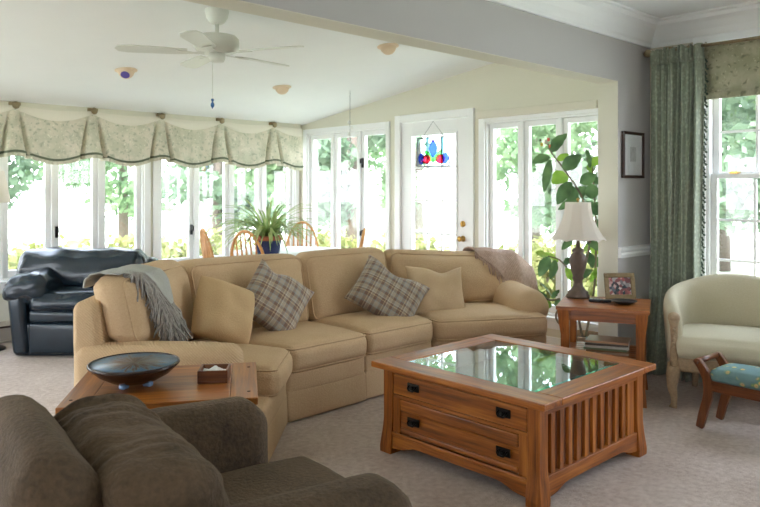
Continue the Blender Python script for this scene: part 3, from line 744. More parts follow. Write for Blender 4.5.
# ------------------------------------------------------------------ oak coffee table with display glass
def loft(mb, rects):
    vs = []; n = len(rects)
    for z, x0, x1, y0, y1 in rects: vs += [(x0, y0, z), (x1, y0, z), (x1, y1, z), (x0, y1, z)]
    fs = [(3, 2, 1, 0), tuple(4*(n-1)+i for i in range(4))]+[(4*i+k, 4*i+(k+1) % 4, 4*i+4+(k+1) % 4, 4*i+4+k) for i in range(n-1) for k in range(4)]
    return mb.add(vs, fs)
OX, OY, OZ = M['oak']
T = thing('coffee_table', 'square honey oak coffee table with glass display top and two drawers', 'table', (3.155, 2.28, 0))
hx, hy, zt_ = .485, .495, .485; th = .032
tx, ty = .53, .548
# top frame: long rails along y (front/back), short rails along x
ix0, ix1, iy0, iy1 = -.385, .395, -.41, .415
mb = MB().box(-tx, ix0, -ty, ty, zt_-th, zt_); top = obj('tabletop', mb, OY, T, bevel=.005, seg=3)
obj('top_rail', MB().box(ix1, tx, -ty, ty, zt_-th, zt_), OY, top, bevel=.005, seg=3)
obj('top_rail', MB().box(ix0, ix1, -ty, iy0, zt_-th, zt_), OX, top, bevel=.004, seg=2)
obj('top_rail', MB().box(ix0, ix1, iy1, ty, zt_-th, zt_), OX, top, bevel=.004, seg=2)
obj('glass_top', MB().box(ix0+.002, ix1-.002, iy0+.002, iy1-.002, zt_-.012, zt_-.004), M['tableglass'], T)
g = MB(); b = .018
g.box(ix0+.002, ix1-.002, iy0+.002, iy0+b, zt_-.0045, zt_-.003).box(ix0+.002, ix0+.012, iy0+b, iy1-b, zt_-.0045, zt_-.003)
obj('glass_bevel', g, M['glassedge'], T)
obj('display_tray', MB().box(ix0-.02, ix1+.02, iy0-.02, iy1+.02, .36, .375).box(ix0-.03, ix0-.0, iy0-.03, iy1+.03, .36, zt_-th).box(ix1, ix1+.03, iy0-.03, iy1+.03, .36, zt_-th).box(ix0, ix1, iy0-.03, iy0, .36, zt_-th).box(ix0, ix1, iy1, iy1+.03, .36, zt_-th), M['mahog'][0], T)
pw = .066
for sx in (-1, 1):
    for sy in (-1, 1):
        def rc(z, f):
            xa, xb = sorted((sx*(hx+f), sx*(hx-pw))); ya, yb = sorted((sy*(hy+f), sy*(hy-pw))); return (z, xa, xb, ya, yb)
        mb = loft(MB(), [rc(0, .014), rc(.03, .015), rc(.07, .011), rc(.12, .005), rc(.17, .001), rc(.2, 0), rc(zt_-th, 0)])
        obj('leg', mb, OZ, T, bevel=.003)
# front (and back) face: -x
for s in (-1, 1):
    X0 = s*hx
    def fx(d0, d1): return sorted((X0-s*d0, X0-s*d1))
    ya, yb = -hy+pw, hy-pw
    a, b = fx(.006, .03); f = MB().box(a, b, ya, yb, .432, zt_-th).box(a, b, ya, yb, .305, .322)
    obj('face_rail', f, OY, T, bevel=.002)
    a, b = fx(.006, .03); 
    for q0, q1 in ((ya, ya+.05), (yb-.05, yb)): obj('stile', MB().box(a, b, q0, q1, .115, .305), OZ, T, bevel=.002)
    n = 24; pl = [(ya, .115)]+[(ya, .03)]+[(ya+.05+(yb-ya-.1)*i/n, .035+.03*(math.sin(PI*min(1, max(0, (min(i, n-i)/n-.0)/.16))/2))**2) for i in range(n+1)]+[(yb, .03), (yb, .115)]
    a, b = fx(.0, .03); obj('apron', MB().prism(pl, a, b, 'yz'), OY, T, bevel=.003)
    a, b = fx(-.006, .004); obj('bead', MB().box(a, b, ya-.0, yb, .104, .122), OY, T, bevel=.004, seg=3)
    if s < 0:
        def handle(par, y, z):
            k = obj('pull', MB().box(X0-.006+.002, X0+.004, y-.04, y+.04, z-.02, z+.02), M['iron'], par, bevel=.003)
            obj('bail', MB().tube([(X0-.004, y-.024, z+.006), (X0-.018, y-.024, z-.004), (X0-.02, y-.016, z-.015), (X0-.02, y+.016, z-.015), (X0-.018, y+.024, z-.004), (X0-.004, y+.024, z+.006)], .004, 8).rbox((.014, .02, .02), .006, 2, M=Matrix.Translation((X0-.012, y, z-.002))), M['iron'], par, smooth=True)
        d = obj('drawer', MB().box(X0+.004, X0+.022, ya+.004, yb-.004, .325, .43), OY, T, bevel=.004, label='upper drawer with two black pulls')
        for y in (.275, -.298): handle(d, y, .385)
        d = obj('drawer', MB().box(X0+.014, X0+.026, ya+.05, yb-.05, .125, .30), OY, T, label='lower framed drawer with two black pulls')
        f = MB().box(X0+.004, X0+.022, ya+.053, yb-.053, .242, .302).box(X0+.004, X0+.022, ya+.053, yb-.053, .125, .152); obj('drawer_frame', f, OY, d, bevel=.007, seg=3)
        for y in (.275, -.298): handle(d, y, .205)
    else: obj('panel', MB().box(*fx(.012, .026), ya, yb, .11, .45), OY, T)
for s in (-1, 1):
    Y0 = s*hy
    def fy(d0, d1): return sorted((Y0-s*d0, Y0-s*d1))
    xa, xb = -hx+pw, hx-pw; a, b = fy(.0, .03)
    obj('side_rail', MB().box(xa, xb, *fy(.003, .03), .405, zt_-th), OX, T, bevel=.002)
    n = 24; pl = [(xa, .13), (xa, .03)]+[(xa+.05+(xb-xa-.1)*i/n, .035+.03*(math.sin(PI*min(1, max(0, (min(i, n-i)/n)/.16))/2))**2) for i in range(n+1)]+[(xb, .03), (xb, .13)]
    obj('apron', MB().prism(pl, *fy(.0, .03), 'xz'), OX, T, bevel=.003)
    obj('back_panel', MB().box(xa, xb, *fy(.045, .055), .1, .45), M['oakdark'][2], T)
    ns = 11
    for k in range(ns):
        x = xa+(xb-xa)*(k+.75)/(ns+.5); w = .0165 if k < ns-1 else .034
        obj('slat', MB().box(x-w, x+w, *fy(.008, .026), .13, .405), OZ, T, bevel=.002)

# ------------------------------------------------------------------ oak side table, bowl, box
R33 = math.radians(-33)
t = thing('side_table', 'orange brown wooden side table between the brown armchair and the left sofa arm', 'table', (1.42, 2.79, 0), R33)
CX_, CY_, CZ_ = M['cherry']
w, h = .372, .29
obj('tabletop', MB().box(-w+.11, w-.11, -h, h, .572, .6), CX_, t, bevel=.003)
for s in (-1, 1):
    a, b = sorted((s*(w-.11), s*w)); e = obj('breadboard_end', MB().box(a+.0006, b, -h-.003, h+.003, .571, .6), CY_, t, bevel=.004)
    for y in (-.2, .2): obj('peg', MB().lathe([(.007, .598), (.007, .601), (0, .6015)], 10, Matrix.Translation((s*(w-.035), y, 0))), M['dark'], e)
for y in (-h+.04, h-.06): obj('apron', MB().box(-w+.06, w-.06, y, y+.02, .48, .572), CX_, t)
for x in (-w+.05, w-.07): obj('apron', MB().box(x, x+.02, -h+.06, h-.06, .48, .572), CY_, t)
for sx in (-1, 1):
    for sy in (-1, 1):
        x, y = sx*(w-.06), sy*(h-.05); obj('leg', loft(MB(), [(0, x-.018, x+.018, y-.018, y+.018), (.48, x-.025, x+.025, y-.025, y+.025), (.572, x-.025, x+.025, y-.025, y+.025)]), CZ_, t, bevel=.003)
bl = thing('bowl', 'wide brown stoneware bowl with blue streaked glaze on the side table', 'bowl', (1.30, 2.845, .601)); bl.scale = (.95, .95, .95)
obj('body', MB().lathe([(.05, .012), (.10, .024), (.15, .052), (.186, .085), (.193, .093), (.190, .099), (.184, .097)], 48, cap=False), M['bowlout'], bl, smooth=True)
obj('glaze', MB().lathe([(.184, .097), (.18, .09), (.15, .062), (.10, .038), (.05, .028), (0, .026)], 48), M['glaze'], bl, smooth=True, label='blue glazed inside with brown streaks')
obj('rim', MB().tube([(.188*math.cos(q/48*2*PI), .188*math.sin(q/48*2*PI), .097) for q in range(48)], .0048, 8, closed=True), M['bowlout'], bl, smooth=True, label='dark rim')
for k in range(4):
    a = .5+k*PI/2; obj('foot', MB().rbox((.04, .03, .02), .008, 2, M=Matrix.Rotation(a, 4, 'Z') @ Matrix.Translation((.07, 0, .01))), M['blueglint'], bl, smooth=True)  # pale blue here stands in for glints at the bowl's foot
bx_ = thing('coaster_box', 'small square wooden box holding white paper on the side table', 'box', (1.585, 2.69, .601), math.radians(-38))
s = .062; mb = MB().box(-s, s, -s, s, 0, .008)
for a, b, c, d in ((-s, s, -s, -s+.009), (-s, s, s-.009, s), (-s, -s+.009, -s+.009, s-.009), (s-.009, s, -s+.009, s-.009)): mb.box(a, b, c, d, .008, .052)
obj('box', mb, M['mahog'][0], bx_, bevel=.0015)
def fn(a, b):
    x, y = (a-.5)*.1, (b-.5)*.1; return (x, y, .034+.012*noise.noise(Vector((x*40, y*40, 3)))+.02*math.exp(-((x)**2+(y)**2)/.0006))
obj('paper', MB().grid(fn, 14, 14), M['paper'], bx_, solid=.002, label='white paper')

# ------------------------------------------------------------------ brown armchair in the foreground
A = thing('armchair', 'brown chenille armchair seen from behind in the lower left foreground', 'armchair', (1.10, 1.88, 0), math.radians(-8.5))
B_ = M['brown']
obj('base', MB().rbox((1.0, .98, .24), .03, 4, M=Matrix.Translation((-.02, 0, .17))), B_, A, smooth=True)
for sx in (-.42, .40):
    for sy in (-.42, .42): obj('leg', MB().lathe([(.018, 0), (.026, .06)], 12, Matrix.Translation((sx, sy, 0))), M['mahog'][2], A, smooth=True)
obj('seat_cushion', MB().rbox((.86, .68, .19), .06, 8, (.02, 0, .03), Matrix.Translation((.085, 0, .335)), None, .006, 5, 2), B_, A, smooth=True)
for sy in (-1, 1):
    def fn(u, v, w, sy=sy):
        lx = -.56+u*.925; zz = .05+w*(.575+.045*(1-u)*0); y = sy*(.33+.225*v) if sy > 0 else sy*(.33+.225*(1-v))
        return Vector((lx, y, zz))
    obj('arm', MB().rbox((1.02, .225, .56), .085, 8, (.02, .012, .02), None, fn, .005, 5, 5+sy), B_, A, smooth=True)
def fn(u, v, w): return Vector((-.50+.18*u-.12*w+.03, -.37+.72*v, .10+w*.71))
obj('back', MB().rbox((.20, .70, .72), .085, 8, (.02, .0, .02), None, fn, .006, 4, 9), B_, A, smooth=True)
def fn(u, v, w):
    k = math.exp(-((v-.86)/.16)**2)+.45*math.exp(-((v-.25)/.12)**2); cr = k*(.011*math.sin(v*75+5*w)+.007*math.sin(v*46-9*w+2))*(1 if w > .25 else w*4)
    return Vector((-.30+.25*u-.10*w-cr*(1-2*u), -.42+.76*v, .42+w*.35+cr*.7*(w > .5)))
o = obj('back_pillow', MB().rbox((.26, .76, .44), .085, 34, (.035, -.01, .004), None, fn, .014, 9, 12), B_, A, smooth=True, subsurf=1)

# ------------------------------------------------------------------ navy leather chair by the far windows
L = thing('leather_chair', 'black overstuffed leather chair under the far left window', 'armchair', (2.523, 6.297, 0), math.radians(226.4))
K = M['leather']
obj('base', MB().rbox((.66, 1.14, .28), .03, 5, M=Matrix.Translation((-.02, 0, .15))), K, L, smooth=True)
obj('footrest', MB().rbox((.06, .86, .26), .022, 6, (.012, 0, 0), Matrix.Translation((.315, 0, .165)), None, .003, 6, 1), K, L, smooth=True)
obj('front_rail', MB().rbox((.07, .86, .11), .03, 6, (.012, 0, 0), Matrix.Translation((.315, 0, .35)), None, .003, 6, 2), K, L, smooth=True)
obj('seat_cushion', MB().rbox((.58, .88, .16), .07, 8, (.02, 0, .04), Matrix.Translation((.07, 0, .455)), None, .014, 7, 3), K, L, smooth=True)
for s in (-1, 1):
    def fn(u, v, w, s=s): return Vector((-.36+.70*u, s*(.43+.14*v+.05*w) if s > 0 else s*(.43+.14*(1-v)+.05*w), .02+.52*w))
    obj('arm', MB().rbox((.70, .15, .52), .045, 6, (.01, .01, 0), None, fn, .003, 6, 4), K, L, smooth=True)
    obj('arm_pillow', MB().rbox((.62, .38, .20), .085, 8, (.02, .01, .05), Matrix.Translation((.05, s*.47, .57)) @ Matrix.Rotation(s*-.12, 4, 'X'), None, .022, 8, 6+s), K, L, smooth=True)
def fn(u, v, w): return Vector((-.36+.26*u-.06*w, -.57+1.10*v+(.5-v)*.10*w, .18+.60*w))
obj('back', MB().rbox((.2, 1.1, .6), .08, 8, (.02, 0, .02), None, fn, .006, 5, 8), K, L, smooth=True)
def fn(u, v, w): return Vector((-.27+.30*u-.05*w, -.75+1.17*v+(.5-v)*.06*w, .50+.37*w))
obj('head_pillow', MB().rbox((.28, 1.29, .36), .10, 10, (.05, .01, .01), None, fn, .028, 6, 9), K, L, smooth=True, subsurf=1)
t = thing('floor_lamp', 'floor lamp with cream shade at the far left edge beside the black leather chair', 'lamp', (1.84, 6.92, 0))
obj('base', MB().lathe([(.125, 0), (.125, .015), (.1, .028), (.03, .04), (.014, .06), (0, .06)], 28), M['black'], t, smooth=True)
obj('pole', MB().lathe([(.012, .05), (.012, 1.36)], 12), M['black'], t, smooth=True)
obj('lamp_shade', MB().lathe([(.165, 1.30), (.11, 1.58)], 32, cap=False), M['lampshade'], t, smooth=True, solid=.003)

# ------------------------------------------------------------------ lamp table in the corner
ang = math.atan2(2.08-2.616, 4.385-4.135)     # front edge direction
LT = thing('end_table', 'square reddish oak end table in the corner with a slatted lower shelf', 'table', (4.53, 2.50, 0), ang)
LX, LY, LZ = M['lampoak']
hw, hd = .296, .275
LM = thing; ltm = Matrix.Translation((4.53, 2.50, 0)) @ Matrix.Rotation(ang, 4, 'Z')
obj('tabletop', MB().box(-hw, hw, -hd, hd, .605, .63), LX, LT, bevel=.004)
for y in (-hd+.035, hd-.055): obj('apron', MB().box(-hw+.05, hw-.05, y, y+.02, .535, .605), LX, LT)
for x in (-hw+.035, hw-.055): obj('apron', MB().box(x, x+.02, -hd+.05, hd-.05, .535, .605), LY, LT)
for sx in (-1, 1):
    for sy in (-1, 1):
        cx, cy = sx*(hw-.055), sy*(hd-.055)
        def rc(z, f): 
            xa, xb = sorted((cx-sx*.03, cx+sx*(.026+f))); ya, yb = sorted((cy-sy*.03, cy+sy*(.026+f))); return (z, xa, xb, ya, yb)
        obj('leg', loft(MB(), [rc(0, .012), (rc(.05, .008)), rc(.12, 0), rc(.44, 0), rc(.52, .012), rc(.605, .02)]), LZ, LT, bevel=.003)
for s in (-1, 1):
    obj('shelf_rail', MB().box(-hw+.05, hw-.05, s*(hd-.055)-.012, s*(hd-.055)+.012, .25, .30), LX, LT, bevel=.002)
    obj('shelf_rail', MB().box(s*(hw-.055)-.012, s*(hw-.055)+.012, -hd+.05, hd-.05, .25, .30), LY, LT, bevel=.002)
for k in range(7):
    y = -hd+.09+(2*hd-.18)*k/6; obj('shelf_slat', MB().box(-hw+.06, hw-.06, y-.026, y+.026, .285, .30), LX, LT, bevel=.002)
mags = [((206, 190, 168), 'cream'), ((150, 120, 90), 'brown'), ((120, 140, 110), 'green'), ((200, 200, 196), 'white'), ((90, 84, 80), 'dark grey'), ((190, 150, 120), 'pale orange')]
for k, (c, nm) in enumerate(mags):
    lo = Vector((.02+.01*math.sin(k*3), -.03+.012*math.cos(k*5), .3005+.014*k)); wl = ltm @ lo
    m = thing('magazine', '%s covered magazine, %s in the pile on the end table shelf' % (nm, ['lowest', 'second from the bottom', 'third from the bottom', 'third from the top', 'second from the top', 'topmost'][k]), 'magazine', tuple(wl), ang+.06*math.sin(k*2.1), 'magazines on the end table shelf')
    obj('pages', MB().box(-.138, .138, -.103, .103, .0015, .0115), M['paper'], m)
    cv = plain('magazine cover '+nm, c, .35); obj('cover', MB().box(-.14, .14, -.105, .105, 0, .0015).box(-.14, .14, -.105, .105, .0115, .013).box(-.14, .14, -.1055, -.104, 0, .013), cv, m)

# lamp
lp = at(578, 296, 5.16); lp = Vector((lp.x, lp.y, .631))
t = thing('table_lamp', 'bronze urn table lamp with an ivory bell shade on the end table', 'lamp', tuple(lp), ang)
obj('base', MB().lathe([(.082, 0), (.082, .02), (.07, .03), (.074, .042), (.05, .06), (.036, .085), (.03, .12), (.042, .14), (.036, .155), (.05, .20), (.06, .25), (.062, .285), (.05, .31), (.036, .325), (.046, .34), (.034, .355), (.016, .365), (.014, .43), (0, .43)], 32, sq=None), M['lampbase'], t, smooth=True)
pan = 10
def sq(tt):
    f = (tt*pan/(2*PI)) % 1; return 1-.035*math.sin(PI*f)
prof = []
for i in range(15):
    v = i/14; prof.append((.088+.102*(1-v)**2.1+.006*(1-v), .415+.275*v))
obj('lamp_shade', MB().lathe([p for p in prof], 80, sq=sq), M['lampshade'], t, smooth=True, solid=.0025) if False else None
sh = MB(); vs = []
def fn(a, b):
    i = b*14; r = .088+.102*(1-b)**2.1+.006*(1-b); z = .415+.275*b; q = sq(2*PI*a); zz = z+(.012*math.sin(PI*((a*pan) % 1)) if b == 0 else 0)
    return (r*q*math.cos(2*PI*a), r*q*math.sin(2*PI*a), zz)
so = obj('lamp_shade', MB().grid(fn, 80, 14, closed_u=True), M['lampshade'], t, smooth=True, solid=.0025)
rib = MB()
for k in range(pan):
    a = k/pan; rib.tube([tuple(Vector(fn(a+1e-6, j/14))*1.003) for j in range(15)], .0022, 5)
obj('rib', rib, M['lampshade'], so, smooth=True)
obj('finial', MB().lathe([(.004, .68), (.004, .70), (.012, .705), (.012, .715), (0, .725)], 12), M['brass'], t, smooth=True)

def oriented(p, nx, ny, lean): return pose(p, nx, ny, lean, 0)
fp = at(621, 285, 5.08)
pf = thing('photo_frame', 'bronze picture frame with a group photo standing on the end table', 'picture frame', (0, 0, 0)); pf.matrix_world = oriented(Vector((fp.x, fp.y, .632)), -.62, -.75, 12)
w, h, b = .112, .185, .032
mb = MB().box(-w, w, 0, b, -.008, .008).box(-w, w, h-b, h, -.008, .008).box(-w, -w+b, b, h-b, -.008, .008).box(w-b, w, b, h-b, -.008, .008)
obj('frame', mb, M['frameweave'], pf, bevel=.004)
obj('photograph', MB().box(-w+b-.003, w-b+.003, b-.003, h-b+.003, -.004, .001), M['photo'], pf)
obj('easel_back', MB().box(-w+.01, w-.01, .01, h-.01, -.011, -.008).hexa([(-.03, .0, -.07), (.03, .0, -.07), (-.03, 0, -.066), (.03, 0, -.066), (-.015, .13, -.012), (.015, .13, -.012), (-.015, .13, -.009), (.015, .13, -.009)]), M['black'], pf)
q = at(600, 297, 4.95); rc_ = thing('remote_control', 'black remote control lying on the end table in front of the picture frame', 'remote control', (q.x, q.y, .631), ang+.15)
obj('body', MB().rbox((.15, .045, .02), .008, 3, M=Matrix.Translation((0, 0, .01))), M['black'], rc_, smooth=True)
kk = MB()
for i in range(5):
    for j in range(3): kk.box(-.06+i*.02, -.049+i*.02, -.014+j*.011, -.006+j*.011, .0195, .0215)
obj('keypad', kk, M['heater'], rc_)
q = at(624, 299, 4.86); ds = thing('dish', 'shallow black dish on the end table beside the remote control', 'dish', (q.x, q.y, .631))
obj('bowl', MB().lathe([(.04, 0), (.05, .004), (.085, .022), (.088, .026), (.082, .024), (.045, .008), (0, .007)], 32), M['black'], ds, smooth=True)

# ------------------------------------------------------------------ rubber plant in a basket behind the end table
pc = Vector((5.06, 2.98, 0))
rp = thing('rubber_plant', 'tall rubber plant with broad glossy leaves behind the lamp by the window', 'plant', tuple(pc))
pt_ = obj('basket', MB().lathe([(.115, 0), (.13, .03), (.145, .12), (.15, .24), (.155, .27), (.14, .27), (.135, .22), (0, .22)], 32), M['wicker'], rp, smooth=True)
for z in (.06, .14, .22): obj('hoop', MB().lathe([(.14+.05*z, z-.006), (.152+.05*z, z), (.14+.05*z, z+.006)], 32, cap=False), M['stem'], pt_, smooth=True)
obj('soil', MB().lathe([(.136, .222), (0, .235)], 24), M['soil'], rp)
L_ = lambda px, py, tt: at(px, py, tt)-pc
stems = [[(Vector((.0, 0, .22))), L_(578, 300, 5.66), L_(590, 240, 5.68), L_(583, 200, 5.70), L_(566, 172, 5.75), L_(551, 152, 5.78), L_(548, 144, 5.78)],
         [(Vector((-.04, .03, .22))), L_(556, 318, 5.7), L_(566, 300, 5.72), L_(575, 284, 5.72), L_(562, 262, 5.72), L_(548, 256, 5.72)],
         [(Vector((.03, .0, .22))), L_(594, 290, 5.72), L_(596, 230, 5.76), L_(594, 190, 5.8), L_(592, 160, 5.85)],
         [L_(560, 299, 5.71), L_(550, 300, 5.7), L_(543, 296, 5.7)]]
def smoothp(P, k=6):
    o = []
    for i in range(len(P)-1):
        p0, p1, p2, p3 = P[max(i-1, 0)], P[i], P[i+1], P[min(i+2, len(P)-1)]
        for j in range(k):
            t_ = j/k; o.append(.5*((2*p1)+(p2-p0)*t_+(2*p0-5*p1+4*p2-p3)*t_**2+(3*p1-p0-3*p2+p3)*t_**3))
    return o+[P[-1]]
for s_ in stems: obj('stem', MB().tube(smoothp(s_), lambda t: .010*(1-.5*t), 8), M['stem'], rp, smooth=True)
def leaf(mb, base, dirv, ln, wd, nrm, fold=.12, droop=.25):
    d = dirv.normalized(); sdv = d.cross(nrm).normalized(); nn = sdv.cross(d).normalized()
    def fn(a, b):
        u = 2*a-1; w_ = wd/2*math.sin(PI*min(1, b*.96+.02)**.85)**.8
        return base+d*(ln*b)+sdv*(u*w_)+nn*(abs(u)*w_*fold*2-droop*ln*b*b*.5)+nn*.004*math.sin(b*20)*abs(u)
    mb.grid(fn, 6, 12)
# (px, py) of the leaf base, (px, py) of its tip, width in px, distance, pale?
LV = [((552, 152), (565, 133), 13, 5.75, 0), ((550, 157), (532, 163), 11, 5.72, 0), ((550, 160), (544, 192), 8, 5.7, 0), ((557, 160), (569, 154), 6, 5.8, 1), ((563, 169), (581, 155), 13, 5.72, 0), ((566, 174), (553, 182), 14, 5.84, 1),
      ((571, 182), (557, 204), 12, 5.68, 0), ((576, 188), (568, 200), 12, 5.75, 0), ((580, 183), (596, 174), 11, 5.7, 0), ((585, 192), (600, 191), 13, 5.72, 0), ((590, 168), (587, 149), 9, 5.8, 0), ((591, 166), (600, 156), 8, 5.82, 1), ((592, 175), (588, 166), 9, 5.85, 1), ((594, 183), (606, 178), 11, 5.8, 0), ((580, 198), (558, 208), 9, 5.74, 0), ((586, 202), (600, 215), 10, 5.75, 0), ((584, 196), (578, 188), 12, 5.8, 0),
      ((593, 214), (602, 202), 12, 5.85, 0), ((592, 228), (606, 224), 12, 5.85, 0), ((588, 240), (599, 250), 12, 5.7, 0), ((586, 252), (594, 268), 10, 5.7, 0), ((584, 250), (592, 244), 8, 5.8, 1), ((572, 240), (562, 249), 7, 5.7, 0), ((590, 250), (603, 246), 11, 5.85, 1),
      ((549, 257), (539, 276), 10, 5.68, 0), ((555, 260), (551, 279), 8, 5.7, 0), ((547, 256), (536, 252), 8, 5.7, 1), ((558, 262), (544, 252), 7, 5.76, 1), ((564, 264), (572, 258), 7, 5.74, 0), ((552, 297), (541, 281), 6, 5.69, 0), ((547, 297), (538, 291), 4, 5.69, 0), ((552, 298), (559, 290), 5, 5.69, 0), ((549, 301), (545, 309), 8, 5.68, 1), ((557, 300), (560, 310), 9, 5.66, 0),
      ((578, 276), (592, 270), 8, 5.62, 0), ((574, 280), (566, 268), 8, 5.7, 1), ((590, 282), (597, 268), 7, 5.72, 1), ((592, 262), (604, 262), 9, 5.8, 0), ((574, 262), (581, 250), 9, 5.75, 0)]
pale, dk = MB(), MB(); rr = random.Random(5); view = Vector((CY, SY, 0))
for (b, tp, wpx, dist, pl) in LV:
    B0, T0 = L_(b[0], b[1], dist), L_(tp[0], tp[1], dist-.10*rr.random()); d = T0-B0
    nrm = (-view+Vector((rr.uniform(-.5, .5), rr.uniform(-.5, .5), rr.uniform(.0, .9)))).normalized()
    leaf(pale if pl else dk, B0, d, d.length, wpx*1.15/FPX*dist, nrm, rr.uniform(.05, .2), rr.uniform(.05, .3))
obj('foliage', dk, M['rubber'], rp, smooth=True); obj('foliage', pale, M['rubberpale'], rp, smooth=True, label='pale young leaves')
q = at(546, 142, 5.77); og = thing('plant_ornament', 'tiny red, yellow and black ornament at the tip of the rubber plant', 'ornament', tuple(q))
for nm, off, c, s_ in (('body', (0, 0), (232, 226, 214), .03), ('red_wing', (.02, .02), (214, 60, 46), .022), ('red_wing', (.035, -.035), (220, 96, 60), .02), ('black_tip', (-.045, .015), (40, 36, 40), .016), ('yellow_wing', (-.035, -.02), (226, 190, 70), .02)):
    obj(nm, MB().rbox((s_*1.3, s_*.6, s_*1.3), s_*.25, 2, M=Matrix.Translation(Vector((SY, -CY, 0))*off[0]+Vector((0, 0, off[1])))), plain('ornament '+nm, c, .5), og, smooth=True)

# ------------------------------------------------------------------ dining set by the far corner
DT = Vector((4.45, 6.0, 0)); ZT = .775
t = thing('dining_table', 'round dining table in the sunroom corner, mostly hidden by the sofa', 'table', tuple(DT))
WX, WY, WZ = M['windsor']
obj('tabletop', MB().lathe([(.56, ZT-.03), (.575, ZT-.02), (.575, ZT-.004), (0, ZT-.004)], 48), WX, t, smooth=False)
obj('pedestal', MB().lathe([(.06, .08), (.045, .2), (.07, .35), (.05, .55), (.09, ZT-.03)], 20), WZ, t, smooth=True)
for k in range(4):
    R = Matrix.Rotation(PI/4+k*PI/2, 4, 'Z'); obj('leg', MB().tube([(.04, 0, .22), (.2, 0, .16), (.34, 0, .06), (.42, 0, .025)], lambda q: .035*(1-.3*q), 10, R), WX, t, smooth=True)
def fn(a, b):
    th = 2*PI*a
    if b <= .5: r = .60*b/.5; return (r*math.cos(th), r*math.sin(th), ZT)
    q = (b-.5)/.5; r = .60+.02*q+.022*math.sin(9*th)*q; return (r*math.cos(th), r*math.sin(th), ZT-.16*q)
obj('tablecloth', MB().grid(fn, 72, 12, closed_u=True), M['whitecloth'], None, 'white round tablecloth on the dining table', 'tablecloth', loc=tuple(DT), smooth=True)
pp = at(268, 250, 7.0); 
sp_ = thing('spider_plant', 'bushy spider plant in a blue pot on the dining table', 'plant', (pp.x, pp.y, ZT+.003))
print('spider', pp, (pp-DT).length)
obj('pot', MB().lathe([(.10, 0), (.115, .02), (.13, .12), (.135, .15), (.12, .15), (.115, .12), (0, .12)], 28), M['pot'], sp_, smooth=True)
obj('rim', MB().lathe([(.137, .14), (.146, .145), (.146, .185), (.13, .185), (.126, .14)], 28, cap=False), M['terra'], sp_, smooth=True, label='terracotta rim')
obj('soil', MB().lathe([(.128, .165), (0, .175)], 20), M['soil'], sp_)
mb = MB(); rr = random.Random(11)
for k in range(150):
    a = rr.uniform(0, 2*PI); ln = rr.uniform(.34, .66); up = rr.uniform(.45, 1.25); d = Vector((math.cos(a), math.sin(a), 0)); pts = []
    p = Vector((.05*math.cos(a), .05*math.sin(a), .17)); v_ = (d*math.cos(up)+Vector((0, 0, 1))*math.sin(up)); n = 9
    side = d.cross(Vector((0, 0, 1)))
    for j in range(n+1): pts.append(p.copy()); p += v_*(ln/n); v_ = (v_+Vector((0, 0, -.16-.05*rr.random()))).normalized()
    def fn(u, b, pts=pts, side=side, n=n):
        w_ = .014*(1-b)**.5*min(1, .5+b*3); q = pts[min(n, int(round(b*n)))]; return q+side*(2*u-1)*w_+Vector((0, 0, .004*abs(2*u-1)))
    mb.grid(fn, 2, n)
obj('foliage', mb, M['spider'], sp_, smooth=True)
def windsor(label, loc, rz, zt_=1.03):
    t = thing('dining_chair', label, 'chair', loc, rz, 'bow back chairs round the dining table')
    obj('seat', MB().rbox((.42, .44, .04), .018, 5, (0, 0, -.006), Matrix.Translation((0, 0, .445))), WX, t, smooth=True)
    for sx in (-1, 1):
        for sy in (-1, 1): obj('leg', MB().tube([(sx*.14, sy*.15, .43), (sx*.165, sy*.175, .25), (sx*.2, sy*.2, 0)], [.017, .02, .012], 10), WZ, t, smooth=True)
    obj('stretcher', MB().tube([(-.17, -.17, .22), (.17, -.17, .22)], .011, 8).tube([(-.17, .17, .22), (.17, .17, .22)], .011, 8).tube([(0, -.17, .22), (0, .17, .22)], .011, 8), WX, t, smooth=True)
    hgt = zt_-.46
    def bow(a): th = PI*a; return Vector((-.17-.10*math.sin(th), .20*math.cos(th)*(1+.08*math.sin(2*th)*0), .46+hgt*math.sin(th)**.75))
    obj('bow', MB().tube([bow(i/28) for i in range(29)], .014, 10), WX, t, smooth=True)
    for k in range(7):
        y = -.14+.28*k/6; a = math.acos(max(-1, min(1, y*1.12/.20)))/PI; e = bow(a); obj('spindle', MB().tube([(-.165, y, .455), ((-.165+e.x)/2-.004, (y+e.y)/2, (.455+e.z)/2), e], [.008, .011, .007], 8), WZ, t, smooth=True)
    return t
def face(p): return math.atan2(DT.y-p[1], DT.x-p[0])
ch = [((3.81, 6.18), 'bow back dining chair seen edge on at the left of the spider plant'), ((3.86, 5.72), 'bow back dining chair with its back to the camera beside the spider plant pot'), ((4.93, 6.50), 'bow back dining chair facing the camera in the far corner'), ((4.45, 5.28), 'bow back dining chair seen edge on before the window left of the door')]
c0 = windsor(ch[0][1], (ch[0][0][0], ch[0][0][1], 0), face(ch[0][0]))
# chairs turn their bow outward: the back (local -x) points away from the table
for i, (p, lab) in enumerate(ch[1:]): copy_tree(c0, (p[0], p[1], 0), face(p) if i < 2 else math.radians(138), lab)
hp = at(350, 112, 7.3)
hm = thing('hanging_ornament', 'slender string of small hanging charms in front of the window left of the door', 'ornament', tuple(hp))
zc_ = zroof(hp.y)-hp.z
obj('cord', MB().tube([(0, 0, zc_), (0, 0, -.62)], .002, 5), M['lead'], hm)
for k in range(9): obj('charm', MB().lathe([(0, -.03), (.018, -.01), (.012, .01), (0, .02)], 10, Matrix.Translation((.015*math.sin(k*2.4), .015*math.cos(k*2.4), -.1-.06*k))), M['white'], hm, smooth=True)

